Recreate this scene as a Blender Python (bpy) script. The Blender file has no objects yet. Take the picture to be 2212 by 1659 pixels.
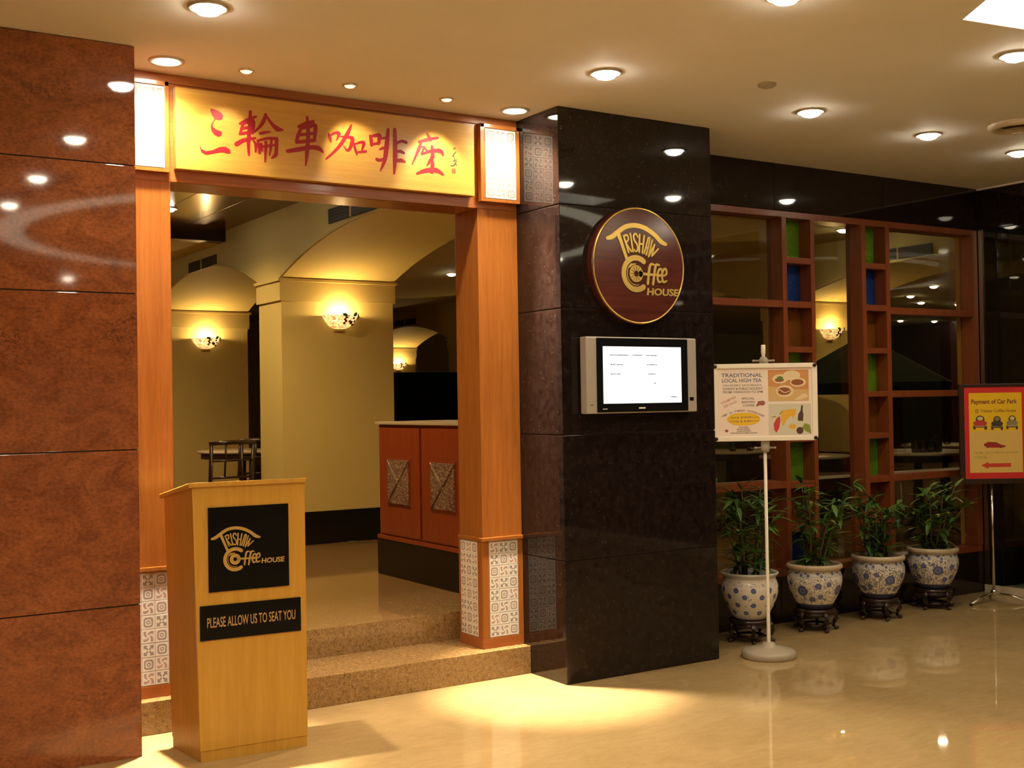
import bpy, bmesh, math, random
from mathutils import Vector, Matrix
from mathutils.geometry import tessellate_polygon

# ------------------------------------------------------------------ camera, world, exposure
SC = bpy.context.scene
COL = SC.collection
RND = random.Random(11)
PI = math.pi


def set_camera():
    yaw, pitch, roll = 0.5696, 0.0153, -0.016
    fw = Vector((math.sin(yaw) * math.cos(pitch), math.cos(yaw) * math.cos(pitch), math.sin(pitch)))
    rt = Vector((math.cos(yaw), -math.sin(yaw), 0))
    up = rt.cross(fw)
    r2 = rt * math.cos(roll) + up * math.sin(roll)
    u2 = -rt * math.sin(roll) + up * math.cos(roll)
    cam = bpy.data.cameras.new('camera')
    cam.sensor_fit = 'HORIZONTAL'
    cam.sensor_width = 36.0
    cam.lens = 36.0 * 2575.346 / 2212.0
    cam.clip_end = 200
    o = bpy.data.objects.new('camera', cam)
    COL.objects.link(o)
    m = Matrix((r2, u2, -fw)).transposed().to_4x4()
    m.translation = (-3.5446, -5.0547, 1.4633)
    o.matrix_world = m
    SC.camera = o


set_camera()
W = bpy.data.worlds.new('night')
SC.world = W
W.use_nodes = True
W.node_tree.nodes['Background'].inputs[0].default_value = (0.5, 0.45, 0.25, 1)
W.node_tree.nodes['Background'].inputs[1].default_value = 0.03
SC.view_settings.view_transform = 'Standard'
SC.view_settings.look = 'None'
SC.view_settings.gamma = 1.0
SC.view_settings.exposure = 0.5
SC.view_settings.use_curve_mapping = False
try:
    SC.cycles.use_denoising = True
    SC.cycles.max_bounces = 7
    SC.cycles.diffuse_bounces = 4
    SC.cycles.glossy_bounces = 4
    SC.cycles.transmission_bounces = 4
    SC.cycles.transparent_max_bounces = 12
    SC.cycles.use_adaptive_sampling = True
    SC.cycles.adaptive_threshold = 0.03
    SC.cycles.use_light_tree = False
    SC.cycles.sample_clamp_indirect = 6.0
    SC.cycles.caustics_reflective = False
    SC.cycles.caustics_refractive = False
except Exception:
    pass
WARM = (1.0, 0.825, 0.60)         # colour of the lobby lamps
WARM2 = (1.0, 0.66, 0.27)        # colour of the restaurant sconces
P_ROW, P_BACK, P_BEAM, P_SPILL, P_SPOT, P_SCONCE, P_IN = 18.0, 95.0, 1900.0, 24.0, 20.0, 8.5, 38.0


# ------------------------------------------------------------------ helpers: materials
class NT:
    def __init__(self, name):
        self.m = bpy.data.materials.new(name)
        self.m.use_nodes = True
        self.t = self.m.node_tree
        self.b = self.t.nodes['Principled BSDF']
        self._c = None

    def n(self, kind, **kw):
        nd = self.t.nodes.new('ShaderNode' + kind)
        for k, v in kw.items():
            if k.startswith('i_'):
                nd.inputs[k[2:].replace('_', ' ')].default_value = v
            elif k.startswith('n') and k[1:].isdigit():
                nd.inputs[int(k[1:])].default_value = v
            else:
                setattr(nd, k, v)
        return nd

    def l(self, a, b):
        self.t.links.new(a, b)

    def coord(self, scale=(1, 1, 1), out='Object'):
        c = self.n('TexCoord')
        mp = self.n('Mapping')
        mp.inputs['Scale'].default_value = scale
        self.l(c.outputs[out], mp.inputs['Vector'])
        return mp.outputs[0]

    def noise(self, vec, scale=5, detail=4, rough=.5, dist=0):
        nd = self.n('TexNoise')
        nd.inputs['Scale'].default_value = scale
        nd.inputs['Detail'].default_value = detail
        nd.inputs['Roughness'].default_value = rough
        nd.inputs['Distortion'].default_value = dist
        self.l(vec, nd.inputs['Vector'])
        return nd.outputs['Fac']

    def ramp(self, fac, stops, interp='LINEAR'):
        r = self.n('ValToRGB')
        r.color_ramp.interpolation = interp
        e = r.color_ramp.elements
        while len(e) < len(stops):
            e.new(0.5)
        for i, (p, c) in enumerate(stops):
            e[i].position = p
            e[i].color = tuple(c) + (1,) if len(c) == 3 else c
        self.l(fac, r.inputs[0])
        return r.outputs[0]

    def math(self, op, a, b=None, clamp=False):
        nd = self.n('Math', operation=op)
        nd.use_clamp = clamp
        for i, x in enumerate((a, b)):
            if x is None:
                continue
            if isinstance(x, (int, float)):
                nd.inputs[i].default_value = x
            else:
                self.l(x, nd.inputs[i])
        return nd.outputs[0]

    def mix(self, fac, c1, c2, blend='MIX'):
        nd = self.n('MixRGB', blend_type=blend)
        for i, x in ((0, fac), (1, c1), (2, c2)):
            if isinstance(x, (int, float)):
                nd.inputs[i].default_value = x
            elif isinstance(x, tuple):
                nd.inputs[i].default_value = x + (1,) if len(x) == 3 else x
            else:
                self.l(x, nd.inputs[i])
        return nd.outputs[0]

    def base(self, c):
        if isinstance(c, tuple):
            self.b.inputs['Base Color'].default_value = c + (1,)
        else:
            self.l(c, self.b.inputs['Base Color'])

    def set(self, **kw):
        names = dict(rough='Roughness', metal='Metallic', spec='Specular IOR Level', ior='IOR', trans='Transmission Weight', coat='Coat Weight',
                     coatr='Coat Roughness', estr='Emission Strength', alpha='Alpha')
        for k, v in kw.items():
            if k == 'emit':
                self.b.inputs['Emission Color'].default_value = tuple(v) + (1,)
            elif isinstance(v, (int, float)):
                self.b.inputs[names[k]].default_value = v
            else:
                self.l(v, self.b.inputs[names[k]])
        return self

    def bump(self, h, strength=.2, dist=.002):
        nd = self.n('Bump')
        nd.inputs['Strength'].default_value = strength
        nd.inputs['Distance'].default_value = dist
        self.l(h, nd.inputs['Height'])
        self.l(nd.outputs[0], self.b.inputs['Normal'])


def plain(name, c, rough=.5, **kw):
    t = NT(name)
    t.base(tuple(c))
    t.set(rough=rough, **kw)
    return t.m


def wood(name, c1, c2, axis='z', rough=.3, scale=1.0, coat=.2):
    t = NT(name)
    s = {'z': (16, 16, .9), 'x': (.9, 16, 16), 'y': (16, .9, 16)}[axis]
    v = t.coord(tuple(q * scale for q in s))
    f = t.noise(v, 3.0, 6, .62, .6)
    f2 = t.noise(v, 14.0, 3, .6, .2)
    g = t.math('ADD', t.math('MULTIPLY', f, .75), t.math('MULTIPLY', f2, .25))
    t.base(t.ramp(g, [(.30, c1), (.50, tuple((a + b) / 2 for a, b in zip(c1, c2))), (.70, c2)]))
    t.set(rough=rough, coat=coat, coatr=.12)
    t.bump(f2, .06, .001)
    return t.m


def granite_red():
    t = NT('red_granite')
    v = t.coord((1.0, 1.0, 1.5))
    f = t.noise(v, 5.5, 9, .68, 1.1)
    g = t.noise(v, 60.0, 5, .7, .4)
    h = t.noise(v, 5.0, 5, .6, 3.2)
    c = t.ramp(f, [(.28, (.17, .048, .020)), (.45, (.26, .080, .030)), (.60, (.33, .105, .036)), (.76, (.40, .14, .052))])
    c = t.mix(.75, c, t.ramp(g, [(.3, (.42, .40, .42)), (.62, (1.12, 1.08, 1.0))]), 'MULTIPLY')
    line = t.math('ABSOLUTE', t.math('SUBTRACT', h, .5))
    msk = t.noise(v, 2.1, 2, .5, .5)
    thin = t.ramp(line, [(.0, (1, 1, 1)), (.022, (0, 0, 0))])
    mk = t.ramp(msk, [(.56, (0, 0, 0)), (.66, (.8, .8, .8))])
    dk = t.mix(1.0, thin, mk, 'MULTIPLY')
    c = t.mix(dk, c, (.035, .018, .014))
    t.base(c)
    t.set(rough=.045, spec=.5)
    return t.m


def granite_black(name='black_granite', flake=.32):
    t = NT(name)
    v = t.coord()
    vo = t.n('TexVoronoi')
    vo.inputs['Scale'].default_value = 80.0
    t.l(v, vo.inputs['Vector'])
    rnd = t.n('SeparateColor')
    t.l(vo.outputs['Color'], rnd.inputs[0])
    keep = t.math('GREATER_THAN', rnd.outputs[0], .93)
    near = t.math('LESS_THAN', vo.outputs['Distance'], .16)
    spot = t.math('MULTIPLY', keep, near)
    f = t.noise(v, 30, 4, .7)
    c = t.ramp(f, [(.35, (.007, .004, .004)), (.75, (.024, .015, .013))])
    t.base(t.mix(t.math('MULTIPLY', spot, flake), c, (.42, .33, .22)))
    t.set(rough=.035, spec=.42)
    return t.m


def marble_floor():
    t = NT('beige_marble')
    v = t.coord()
    f = t.noise(v, 1.1, 5, .55, 1.2)
    g = t.noise(t.coord((1, 3.5, 1)), 9.0, 5, .65, 1.0)
    sp = t.noise(v, 230, 2, .6)
    c = t.ramp(f, [(.3, (.37, .255, .115)), (.7, (.46, .33, .160))])
    c = t.mix(.6, c, t.ramp(g, [(.3, (.78, .76, .72)), (.7, (1.08, 1.06, 1.02))]), 'MULTIPLY')
    c = t.mix(.5, c, t.ramp(sp, [(.35, (.62, .60, .55)), (.6, (1.08, 1.07, 1.04))]), 'MULTIPLY')
    t.base(c)
    t.set(rough=.03, spec=.55)
    return t.m


def granite_brown():
    t = NT('brown_granite')
    v = t.coord()
    a = t.noise(v, 120, 4, .75)
    b = t.noise(v, 45, 4, .7, .5)
    g = t.math('ADD', t.math('MULTIPLY', a, .6), t.math('MULTIPLY', b, .4))
    t.base(t.ramp(g, [(.36, (.06, .032, .012)), (.44, (.23, .135, .052)), (.55, (.34, .205, .082)), (.68, (.47, .31, .135))]))
    t.set(rough=.05, spec=.5)
    return t.m


def plaster(name, c, s=60):
    t = NT(name)
    v = t.coord()
    f = t.noise(v, 2.0, 3, .5)
    t.base(t.mix(.35, tuple(c), t.ramp(f, [(.3, (.86, .86, .84)), (.7, (1, 1, 1))]), 'MULTIPLY'))
    t.set(rough=.75, spec=.2)
    t.bump(t.noise(v, s, 4, .6), .08, .002)
    return t.m


def pane_glass(name='clear_glass', tint=(.88, .88, .82), mirror=2.0):
    t = NT(name)
    t.t.nodes.remove(t.b)
    out = t.t.nodes['Material Output']
    tr = t.n('BsdfTransparent')
    tr.inputs[0].default_value = tint + (1,)
    gl = t.n('BsdfGlossy')
    gl.inputs['Roughness'].default_value = .01
    fc = t.n('LayerWeight')
    fc.inputs['Blend'].default_value = .5
    sch = t.math('ADD', t.math('MULTIPLY', t.math('POWER', fc.outputs['Facing'], 5.0), .96), .04)
    mx = t.n('MixShader')
    t.l(t.math('MULTIPLY', sch, mirror, True), mx.inputs[0])
    t.l(tr.outputs[0], mx.inputs[1])
    t.l(gl.outputs[0], mx.inputs[2])
    t.l(mx.outputs[0], out.inputs['Surface'])
    return t.m


def stained(name, c, sc=70):
    t = NT(name)
    t.base(tuple(c))
    t.set(rough=.20, trans=.6, ior=1.2)
    vo = t.n('TexVoronoi')
    vo.inputs['Scale'].default_value = sc
    t.l(t.coord(), vo.inputs['Vector'])
    t.bump(vo.outputs['Distance'], .9, .006)
    return t.m


def glow(name, c, s):
    t = NT(name)
    t.base((.9, .88, .82))
    t.set(emit=c, estr=s, rough=.4)
    return t.m


def tile_motif(name, kind, ink, w, h):
    """white glazed tile with one printed motif; object x, z span the tile"""
    t = NT(name)
    c = t.n('TexCoord')
    s = t.n('SeparateXYZ')
    t.l(c.outputs['Object'], s.inputs[0])
    u = t.math('MULTIPLY', s.outputs[0], 1.74 / w)
    v = t.math('MULTIPLY', s.outputs[2], 1.74 / h)
    au, av = t.math('ABSOLUTE', u), t.math('ABSOLUTE', v)
    r2 = t.math('ADD', t.math('MULTIPLY', u, u), t.math('MULTIPLY', v, v))
    r = t.math('SQRT', r2)
    big = t.math('MAXIMUM', au, av)
    lim = t.math('LESS_THAN', big, .66)
    if kind == 'ring':
        d = t.math('POWER', t.math('ADD', t.math('POWER', au, 4.0), t.math('POWER', av, 4.0)), .25)
        ring = t.math('LESS_THAN', t.math('ABSOLUTE', t.math('SUBTRACT', d, .52)), .11)
        dot = t.math('LESS_THAN', t.math('ABSOLUTE', t.math('SUBTRACT', r, .2)), .07)
        ink_f = t.math('MAXIMUM', ring, dot)
    elif kind == 'cross':
        x = t.math('LESS_THAN', t.math('ABSOLUTE', t.math('SUBTRACT', au, av)), .15)
        edge = t.math('LESS_THAN', t.math('ABSOLUTE', t.math('SUBTRACT', big, .56)), .09)
        gap = t.math('GREATER_THAN', t.math('MINIMUM', au, av), .2)
        hole = t.math('GREATER_THAN', r, .15)
        ink_f = t.math('MULTIPLY', t.math('MAXIMUM', x, t.math('MULTIPLY', edge, gap)), t.math('MULTIPLY', hole, lim))
    else:
        th = t.math('ARCTAN2', v, u)
        sw = t.math('SINE', t.math('ADD', t.math('MULTIPLY', th, 4.0), t.math('MULTIPLY', r, 7.0)))
        ink_f = t.math('MULTIPLY', t.math('GREATER_THAN', sw, .05), t.math('MULTIPLY', lim, t.math('GREATER_THAN', r, .2)))
    t.base(t.mix(t.math('MULTIPLY', ink_f, .72), (.78, .73, .66), ink))
    t.set(rough=.12, spec=.5)
    return t.m


def porcelain(name, kind):
    """blue and white glaze: flowers from cells, scrolls from noise, bands by height (object z)"""
    t = NT(name)
    v = t.coord()
    c = t.n('TexCoord')
    s = t.n('SeparateXYZ')
    t.l(c.outputs['Object'], s.inputs[0])
    z = s.outputs[2]
    blue, dk, white = (.035, .06, .22), (.02, .025, .07), (.76, .70, .60)
    pet = t.math('MULTIPLY', t.math('SUBTRACT', t.noise(v, 85, 2, .5), .5), .5)
    r = random.Random(kind + 5)
    spots_ = []
    if kind == 0:
        for row, zz in enumerate((.045, .095, .145, .185)):
            for k in range(10):
                spots_.append((2 * PI * (k + .5 * (row % 2)) / 10, zz, .016))
    else:
        a0 = (-2.0, -1.30, -1.95, -2.28)[kind]
        for k in range(4):
            a = a0 + PI / 2 * k
            spots_ += [(a, (.13, .122, .13, .135)[kind], .034), (a + .62, .155, .020), (a - .55, .165, .016), (a + .38, .068, .020), (a - .85, .085, .017)]
    rad_at = lambda z_: .105 + .066 * math.sin(min(max(z_ / .19, 0), 1) * PI / 2)
    best = None
    for a, zz, sz in spots_:
        rr = rad_at(zz)
        vm = t.n('VectorMath', operation='DISTANCE')
        vm.inputs[1].default_value = (rr * math.cos(a), rr * math.sin(a), zz)
        t.l(v, vm.inputs[0])
        dd = t.math('MULTIPLY', vm.outputs['Value'], 1.0 / sz)
        best = dd if best is None else t.math('MINIMUM', best, dd)
    fl = t.math('LESS_THAN', t.math('ADD', best, pet), 1.0)
    eye = t.math('LESS_THAN', t.math('ABSOLUTE', t.math('SUBTRACT', best, .42)), .10)
    col = t.mix(t.math('MULTIPLY', fl, .92), white, blue)
    col = t.mix(t.math('MULTIPLY', t.math('MULTIPLY', eye, fl), .5), col, (.30, .33, .45))
    if kind:
        sc = t.noise(v, 27.0 if kind < 3 else 31.0, 2, .5, 1.8)
        line = t.math('LESS_THAN', t.math('ABSOLUTE', t.math('SUBTRACT', sc, .5)), .05 if kind > 1 else .03)
        line = t.math('MULTIPLY', line, t.math('SUBTRACT', 1.0, fl))
        col = t.mix(t.math('MULTIPLY', line, .8), col, dk)
    else:
        sc = t.noise(v, 58.0, 2, .5, .8)
        col = t.mix(t.math('MULTIPLY', t.math('GREATER_THAN', sc, .66), .8), col, dk)
    # lappet band under the rim, plain band at the foot
    vb = t.n('TexVoronoi')
    vb.inputs['Scale'].default_value = 42.0
    t.l(v, vb.inputs['Vector'])
    band = t.mix(t.math('LESS_THAN', vb.outputs['Distance'], .42), (.50, .48, .44), (.07, .10, .24))
    inb = t.math('MULTIPLY', t.math('GREATER_THAN', z, .205), t.math('LESS_THAN', z, .238))
    col = t.mix(t.math('MULTIPLY', inb, .9 if kind else .3), col, band)
    foot = t.math('LESS_THAN', z, .035 if kind else .004)
    col = t.mix(foot, col, (.06, .07, .14))
    rim = t.math('GREATER_THAN', z, .246)
    col = t.mix(rim, col, (.50, .40, .27) if kind else (.55, .52, .47))
    t.base(col)
    t.set(rough=.16, spec=.5)
    return t.m


# ------------------------------------------------------------------ helpers: objects
ORG = {}


def tag(o, label=None, cat=None, group=None, kind=None):
    for k, v in (('label', label), ('category', cat), ('group', group), ('kind', kind)):
        if v:
            o[k] = v
    return o


def thing(name, loc, label=None, cat=None, group=None, kind=None, rz=0.0, parent=None):
    o = bpy.data.objects.new(name, None)
    o.empty_display_size = .05
    COL.objects.link(o)
    o.location = loc
    o.rotation_euler = (0, 0, rz)
    ORG[o.name] = Vector(loc)
    return tag(o, label, cat, group, kind)


class MB:
    def __init__(self):
        self.v, self.f, self.s, self.mi = [], [], [], []
        self.cur = 0

    def add(self, vs, fs, smooth=False):
        b = len(self.v)
        self.v += [tuple(q) for q in vs]
        self.f += [tuple(i + b for i in f) for f in fs]
        self.s += [smooth] * len(fs)
        self.mi += [self.cur] * len(fs)
        return self

    def box(self, x0, x1, y0, y1, z0, z1):
        vs = [(x0, y0, z0), (x1, y0, z0), (x1, y1, z0), (x0, y1, z0), (x0, y0, z1), (x1, y0, z1), (x1, y1, z1), (x0, y1, z1)]
        return self.add(vs, [(3, 2, 1, 0), (4, 5, 6, 7), (0, 1, 5, 4), (1, 2, 6, 5), (2, 3, 7, 6), (3, 0, 4, 7)])

    def lathe(self, prof, n=32, c=(0, 0, 0), a0=0.0, a1=2 * PI, smooth=True):
        full = abs(a1 - a0 - 2 * PI) < 1e-6
        m = n if full else n + 1
        vs = []
        for i in range(m):
            a = a0 + (a1 - a0) * i / n
            for r, z in prof:
                vs.append((c[0] + r * math.cos(a), c[1] + r * math.sin(a), c[2] + z))
        k = len(prof)
        fs = []
        for i in range(n):
            j = (i + 1) % m
            for q in range(k - 1):
                fs.append((i * k + q, j * k + q, j * k + q + 1, i * k + q + 1))
        return self.add(vs, fs, smooth)

    def tube(self, path, r, n=8, cap=True):
        path = [Vector(p) for p in path]
        rs = r if isinstance(r, (list, tuple)) else [r] * len(path)
        vs, fs = [], []
        up = Vector((0, 0, 1))
        for i, p in enumerate(path):
            t = (path[min(i + 1, len(path) - 1)] - path[max(i - 1, 0)]).normalized()
            a = t.cross(up)
            if a.length < 1e-3:
                a = t.cross(Vector((1, 0, 0)))
            a.normalize()
            b = t.cross(a)
            for k in range(n):
                th = 2 * PI * k / n
                vs.append(p + (a * math.cos(th) + b * math.sin(th)) * rs[i])
        for i in range(len(path) - 1):
            for k in range(n):
                fs.append((i * n + k, i * n + (k + 1) % n, (i + 1) * n + (k + 1) % n, (i + 1) * n + k))
        if cap:
            fs.append(tuple(range(n))[::-1])
            fs.append(tuple((len(path) - 1) * n + k for k in range(n)))
        return self.add(vs, fs, True)

    def mesh(self, name, off=(0, 0, 0), bevel=0.0, seg=2):
        me = bpy.data.meshes.new(name)
        me.from_pydata([(a - off[0], b - off[1], c - off[2]) for a, b, c in self.v], [], self.f)
        me.polygons.foreach_set('use_smooth', self.s)
        me.polygons.foreach_set('material_index', self.mi)
        bm = bmesh.new()
        bm.from_mesh(me)
        bmesh.ops.recalc_face_normals(bm, faces=bm.faces)
        if bevel:
            bmesh.ops.bevel(bm, geom=list(bm.edges), offset=bevel, segments=seg, affect='EDGES', profile=.7)
        bm.to_mesh(me)
        bm.free()
        me.update()
        return me

    def build(self, name, mat, parent=None, bevel=0.0, local=False, seg=2, norecalc=False):
        off = (0, 0, 0)
        if parent is not None and not local:
            off = ORG[parent.name]
        me = self.mesh(name, off, bevel, seg)
        for m in (mat if isinstance(mat, (list, tuple)) else [mat]):
            me.materials.append(m)
        o = bpy.data.objects.new(name, me)
        COL.objects.link(o)
        if parent is not None:
            o.parent = parent
            ORG[o.name] = Vector((0, 0, 0)) if local else ORG[parent.name]
        else:
            ORG[o.name] = Vector((0, 0, 0))
        return o


def bx(name, parent, x0, x1, y0, y1, z0, z1, mat, bevel=.003, local=False):
    return MB().box(x0, x1, y0, y1, z0, z1).build(name, mat, parent, bevel, local)


def share(name, me, parent, loc=(0, 0, 0), rot=(0, 0, 0), scale=(1, 1, 1), world=True):
    o = bpy.data.objects.new(name, me)
    COL.objects.link(o)
    off = ORG[parent.name] if (world and parent is not None) else Vector((0, 0, 0))
    o.location = Vector(loc) - off
    o.rotation_euler = rot
    o.scale = scale
    if parent is not None:
        o.parent = parent
    return o


def copy_tree(o, parent=None):
    c = o.copy()
    COL.objects.link(c)
    c.parent = parent
    ORG[c.name] = ORG.get(o.name, Vector((0, 0, 0)))
    for ch in list(o.children):
        copy_tree(ch, c)
    return c


# flat artwork on a plane: O + A*x + B*y + N*h
class Pl:
    def __init__(self, O, A, B, N, k=1.0):
        self.O, self.A, self.B, self.N, self.k = Vector(O), Vector(A) * k, Vector(B) * k, Vector(N), k

    def __call__(self, x, y, h=0.0):
        return self.O + self.A * x + self.B * y + self.N * h


def smooth_path(pts, ws, sub=5):
    n = len(pts)
    if n < 3:
        return list(pts), list(ws)
    P, Q = [], []
    for i in range(n - 1):
        p0, p1, p2, p3 = pts[max(i - 1, 0)], pts[i], pts[i + 1], pts[min(i + 2, n - 1)]
        for j in range(sub):
            t = j / sub
            P.append(tuple(.5 * (2 * b + (c - a) * t + (2 * a - 5 * b + 4 * c - d) * t * t + (3 * b - a - 3 * c + d) * t ** 3)
                           for a, b, c, d in zip(p0, p1, p2, p3)))
            Q.append(ws[i] + (ws[i + 1] - ws[i]) * t)
    P.append(pts[-1])
    Q.append(ws[-1])
    return P, Q


def stroke(mb, pl, pts, ws, h=0.0, depth=0.0, sub=5, closed=False):
    P, Q = smooth_path(pts, ws, sub)
    n = len(P)
    Lf, Rt = [], []
    for i, (x, y) in enumerate(P):
        a = P[(i - 1) % n] if closed else P[max(i - 1, 0)]
        b = P[(i + 1) % n] if closed else P[min(i + 1, n - 1)]
        dx, dy = b[0] - a[0], b[1] - a[1]
        L = math.hypot(dx, dy) or 1
        nx, ny = -dy / L * Q[i] / 2, dx / L * Q[i] / 2
        Lf.append((x + nx, y + ny))
        Rt.append((x - nx, y - ny))
    if closed:
        vs = [pl(*p, h) for p in Lf] + [pl(*p, h) for p in Rt]
        mb.add(vs, [(i, (i + 1) % n, n + (i + 1) % n, n + i) for i in range(n)])
        return
    dx, dy = P[-1][0] - P[-2][0], P[-1][1] - P[-2][1]
    e = math.atan2(dy, dx)
    cap1 = [(P[-1][0] + Q[-1] / 2 * math.cos(e + PI / 2 - PI * k / 5), P[-1][1] + Q[-1] / 2 * math.sin(e + PI / 2 - PI * k / 5)) for k in range(1, 5)]
    dx, dy = P[0][0] - P[1][0], P[0][1] - P[1][1]
    s = math.atan2(dy, dx)
    cap0 = [(P[0][0] + Q[0] / 2 * math.cos(s + PI / 2 - PI * k / 5), P[0][1] + Q[0] / 2 * math.sin(s + PI / 2 - PI * k / 5)) for k in range(1, 5)]
    vs = [pl(*p, h) for p in Lf] + [pl(*p, h) for p in Rt]
    fs = [(i, i + 1, n + i + 1, n + i) for i in range(n - 1)]
    b = len(vs)
    vs += [pl(*p, h) for p in cap1] + [pl(*p, h) for p in cap0]
    fs.append((n - 1, b, b + 1, b + 2, b + 3, 2 * n - 1))
    fs.append((n, b + 4, b + 5, b + 6, b + 7, 0))
    if depth:
        ring = Lf + cap1 + Rt[::-1] + cap0
        k = len(vs)
        m = len(ring)
        vs += [pl(*p, h) for p in ring] + [pl(*p, h - depth) for p in ring]
        fs += [(k + i, k + (i + 1) % m, k + m + (i + 1) % m, k + m + i) for i in range(m)]
    mb.add(vs, fs)


def poly(mb, pl, pts, h=0.0, depth=0.0):
    tri = tessellate_polygon([[Vector((x, y, 0)) for x, y in pts]])
    vs = [pl(x, y, h) for x, y in pts]
    fs = [tuple(t) for t in tri]
    if depth:
        n = len(pts)
        vs += [pl(x, y, h - depth) for x, y in pts]
        fs += [(i, (i + 1) % n, n + (i + 1) % n, n + i) for i in range(n)]
    mb.add(vs, fs)


def rect(mb, pl, x0, y0, x1, y1, h=0.0, depth=0.0):
    poly(mb, pl, [(x0, y0), (x1, y0), (x1, y1), (x0, y1)], h, depth)


def ellipse(mb, pl, cx, cy, rx, ry, h=0.0, n=28, depth=0.0, a0=0.0, a1=2 * PI):
    poly(mb, pl, [(cx + rx * math.cos(a0 + (a1 - a0) * i / n), cy + ry * math.sin(a0 + (a1 - a0) * i / n)) for i in range(n)], h, depth)


def arc(mb, pl, cx, cy, r, w, a0, a1, h=0.0, depth=0.0, n=30):
    pts = [(cx + r * math.cos(a0 + (a1 - a0) * i / n), cy + r * math.sin(a0 + (a1 - a0) * i / n)) for i in range(n + 1)]
    stroke(mb, pl, pts, [w] * (n + 1), h, depth, 1)


_TXT = {}


def text_verts(body, bold):
    key = (body, bold)
    if key not in _TXT:
        cu = bpy.data.curves.new('lettering', 'FONT')
        cu.body = body
        cu.size = 1.0
        cu.resolution_u = 3
        cu.offset = bold
        cu.fill_mode = 'FRONT'
        o = bpy.data.objects.new('lettering', cu)
        COL.objects.link(o)
        bpy.context.view_layer.update()
        dg = bpy.context.evaluated_depsgraph_get()
        me = bpy.data.meshes.new_from_object(o.evaluated_get(dg))
        vs = [tuple(v.co[:2]) for v in me.vertices]
        fs = [tuple(p.vertices) for p in me.polygons]
        bpy.data.objects.remove(o)
        bpy.data.curves.remove(cu)
        bpy.data.meshes.remove(me)
        _TXT[key] = (vs, fs)
    return _TXT[key]


def text(mb, pl, body, x0, y0, x1, y1, h=0.0, bold=0.0, shear=0.0, rot=0.0, depth=0.0):
    vs, fs = text_verts(body, bold)
    if not vs:
        return
    ax, bx_ = min(v[0] for v in vs), max(v[0] for v in vs)
    ay, by = min(v[1] for v in vs), max(v[1] for v in vs)
    out = []
    cx, cy = (x0 + x1) / 2, (y0 + y1) / 2
    for x, y in vs:
        X = x0 + (x - ax) / (bx_ - ax) * (x1 - x0)
        Y = y0 + (y - ay) / (by - ay) * (y1 - y0)
        X += (Y - y0) * shear
        if rot:
            dx, dy = X - cx, Y - cy
            X, Y = cx + dx * math.cos(rot) - dy * math.sin(rot), cy + dx * math.sin(rot) + dy * math.cos(rot)
        out.append(pl(X, Y, h))
    mb.add(out, fs)
    if depth:
        cnt = {}
        for f in fs:
            for i in range(len(f)):
                e = (f[i], f[(i + 1) % len(f)])
                cnt[tuple(sorted(e))] = cnt.get(tuple(sorted(e)), 0) + 1
        low = [p - pl.N * depth for p in out]
        n = len(out)
        mb.add(out + low, [(a, b, b + n, a + n) for (a, b), c in cnt.items() if c == 1])


# ------------------------------------------------------------------ materials
M = dict(
    ceiling=plaster('ceiling_paint', (.87, .85, .81), 90),
    cream=plaster('cream_plaster', (.70, .56, .21), 60),
    lobby_wall=plaster('lobby_paint', (.38, .31, .21), 60),
    marble=marble_floor(), step=granite_brown(), red=granite_red(), black=granite_black(), joint=plain('dark_joint', (.02, .012, .008), .6),
    blackbase=plain('black_stone', (.008, .007, .006), .06),
    teak=wood('teak_upright', (.27, .086, .015), (.40, .142, .026), 'z', .26),
    teakx=wood('teak_crosswise', (.28, .082, .020), (.42, .135, .032), 'x', .26),
    lattice=wood('lattice_wood', (.155, .036, .011), (.24, .060, .018), 'z', .32),
    counter=wood('counter_wood', (.24, .045, .014), (.36, .075, .022), 'z', .3),
    darkwood=wood('dark_wood', (.012, .005, .003), (.036, .012, .006), 'z', .28),
    soffit=wood('soffit_wood', (.10, .040, .014), (.20, .085, .03), 'x', .16, .5),
    gold=wood('gold_board', (.48, .25, .040), (.62, .35, .070), 'x', .3, .8),
    maple=wood('maple_veneer', (.48, .24, .026), (.60, .33, .048), 'z', .32, .7),
    maroon=wood('maroon_disc', (.055, .012, .008), (.12, .026, .016), 'x', .14, .8),
    tilew=plain('tile_grout', (.62, .56, .48), .5),
    brass=plain('polished_brass', (.90, .62, .17), .28, metal=.75),
    goldprint=plain('gold_print', (.56, .36, .10), .35, metal=.35),
    sheet=plain('black_acrylic', (.003, .003, .003), .05, spec=.22),
    redink=plain('carved_red', (.30, .006, .016), .45),
    blackink=plain('black_ink', (.05, .03, .02), .5),
    silver=plain('silver_plastic', (.55, .50, .44), .3, metal=.35),
    bezel=plain('black_plastic', (.006, .006, .008), .12),
    white=plain('white_plastic', (.86, .80, .68), .35),
    greyp=plain('grey_plastic', (.36, .30, .22), .4),
    clearp=plain('clear_plastic', (.62, .55, .42), .1, trans=.5),
    chrome=plain('chrome', (.72, .68, .62), .12, metal=1.0),
    steel=plain('brushed_steel', (.55, .45, .32), .25, metal=1.0),
    soil=plain('potting_soil', (.018, .010, .006), .9),
    glass=pane_glass(), glass2=pane_glass('door_glass', (.80, .82, .74), 2.0),
    stone=plain('pale_stone', (.55, .46, .34), .2),
    maroonfab=plain('maroon_fabric', (.07, .014, .012), .7),
    green_dark=plain('dark_green_cloth', (.0035, .006, .003), .9, spec=.08),
    vent=plain('vent_dark', (.05, .032, .014), .6),
    stem=plain('plant_cane', (.10, .075, .02), .6),
    white_wall=plain('white_lacquer', (.82, .78, .70), .4),
)
LEAFM = []
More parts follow.
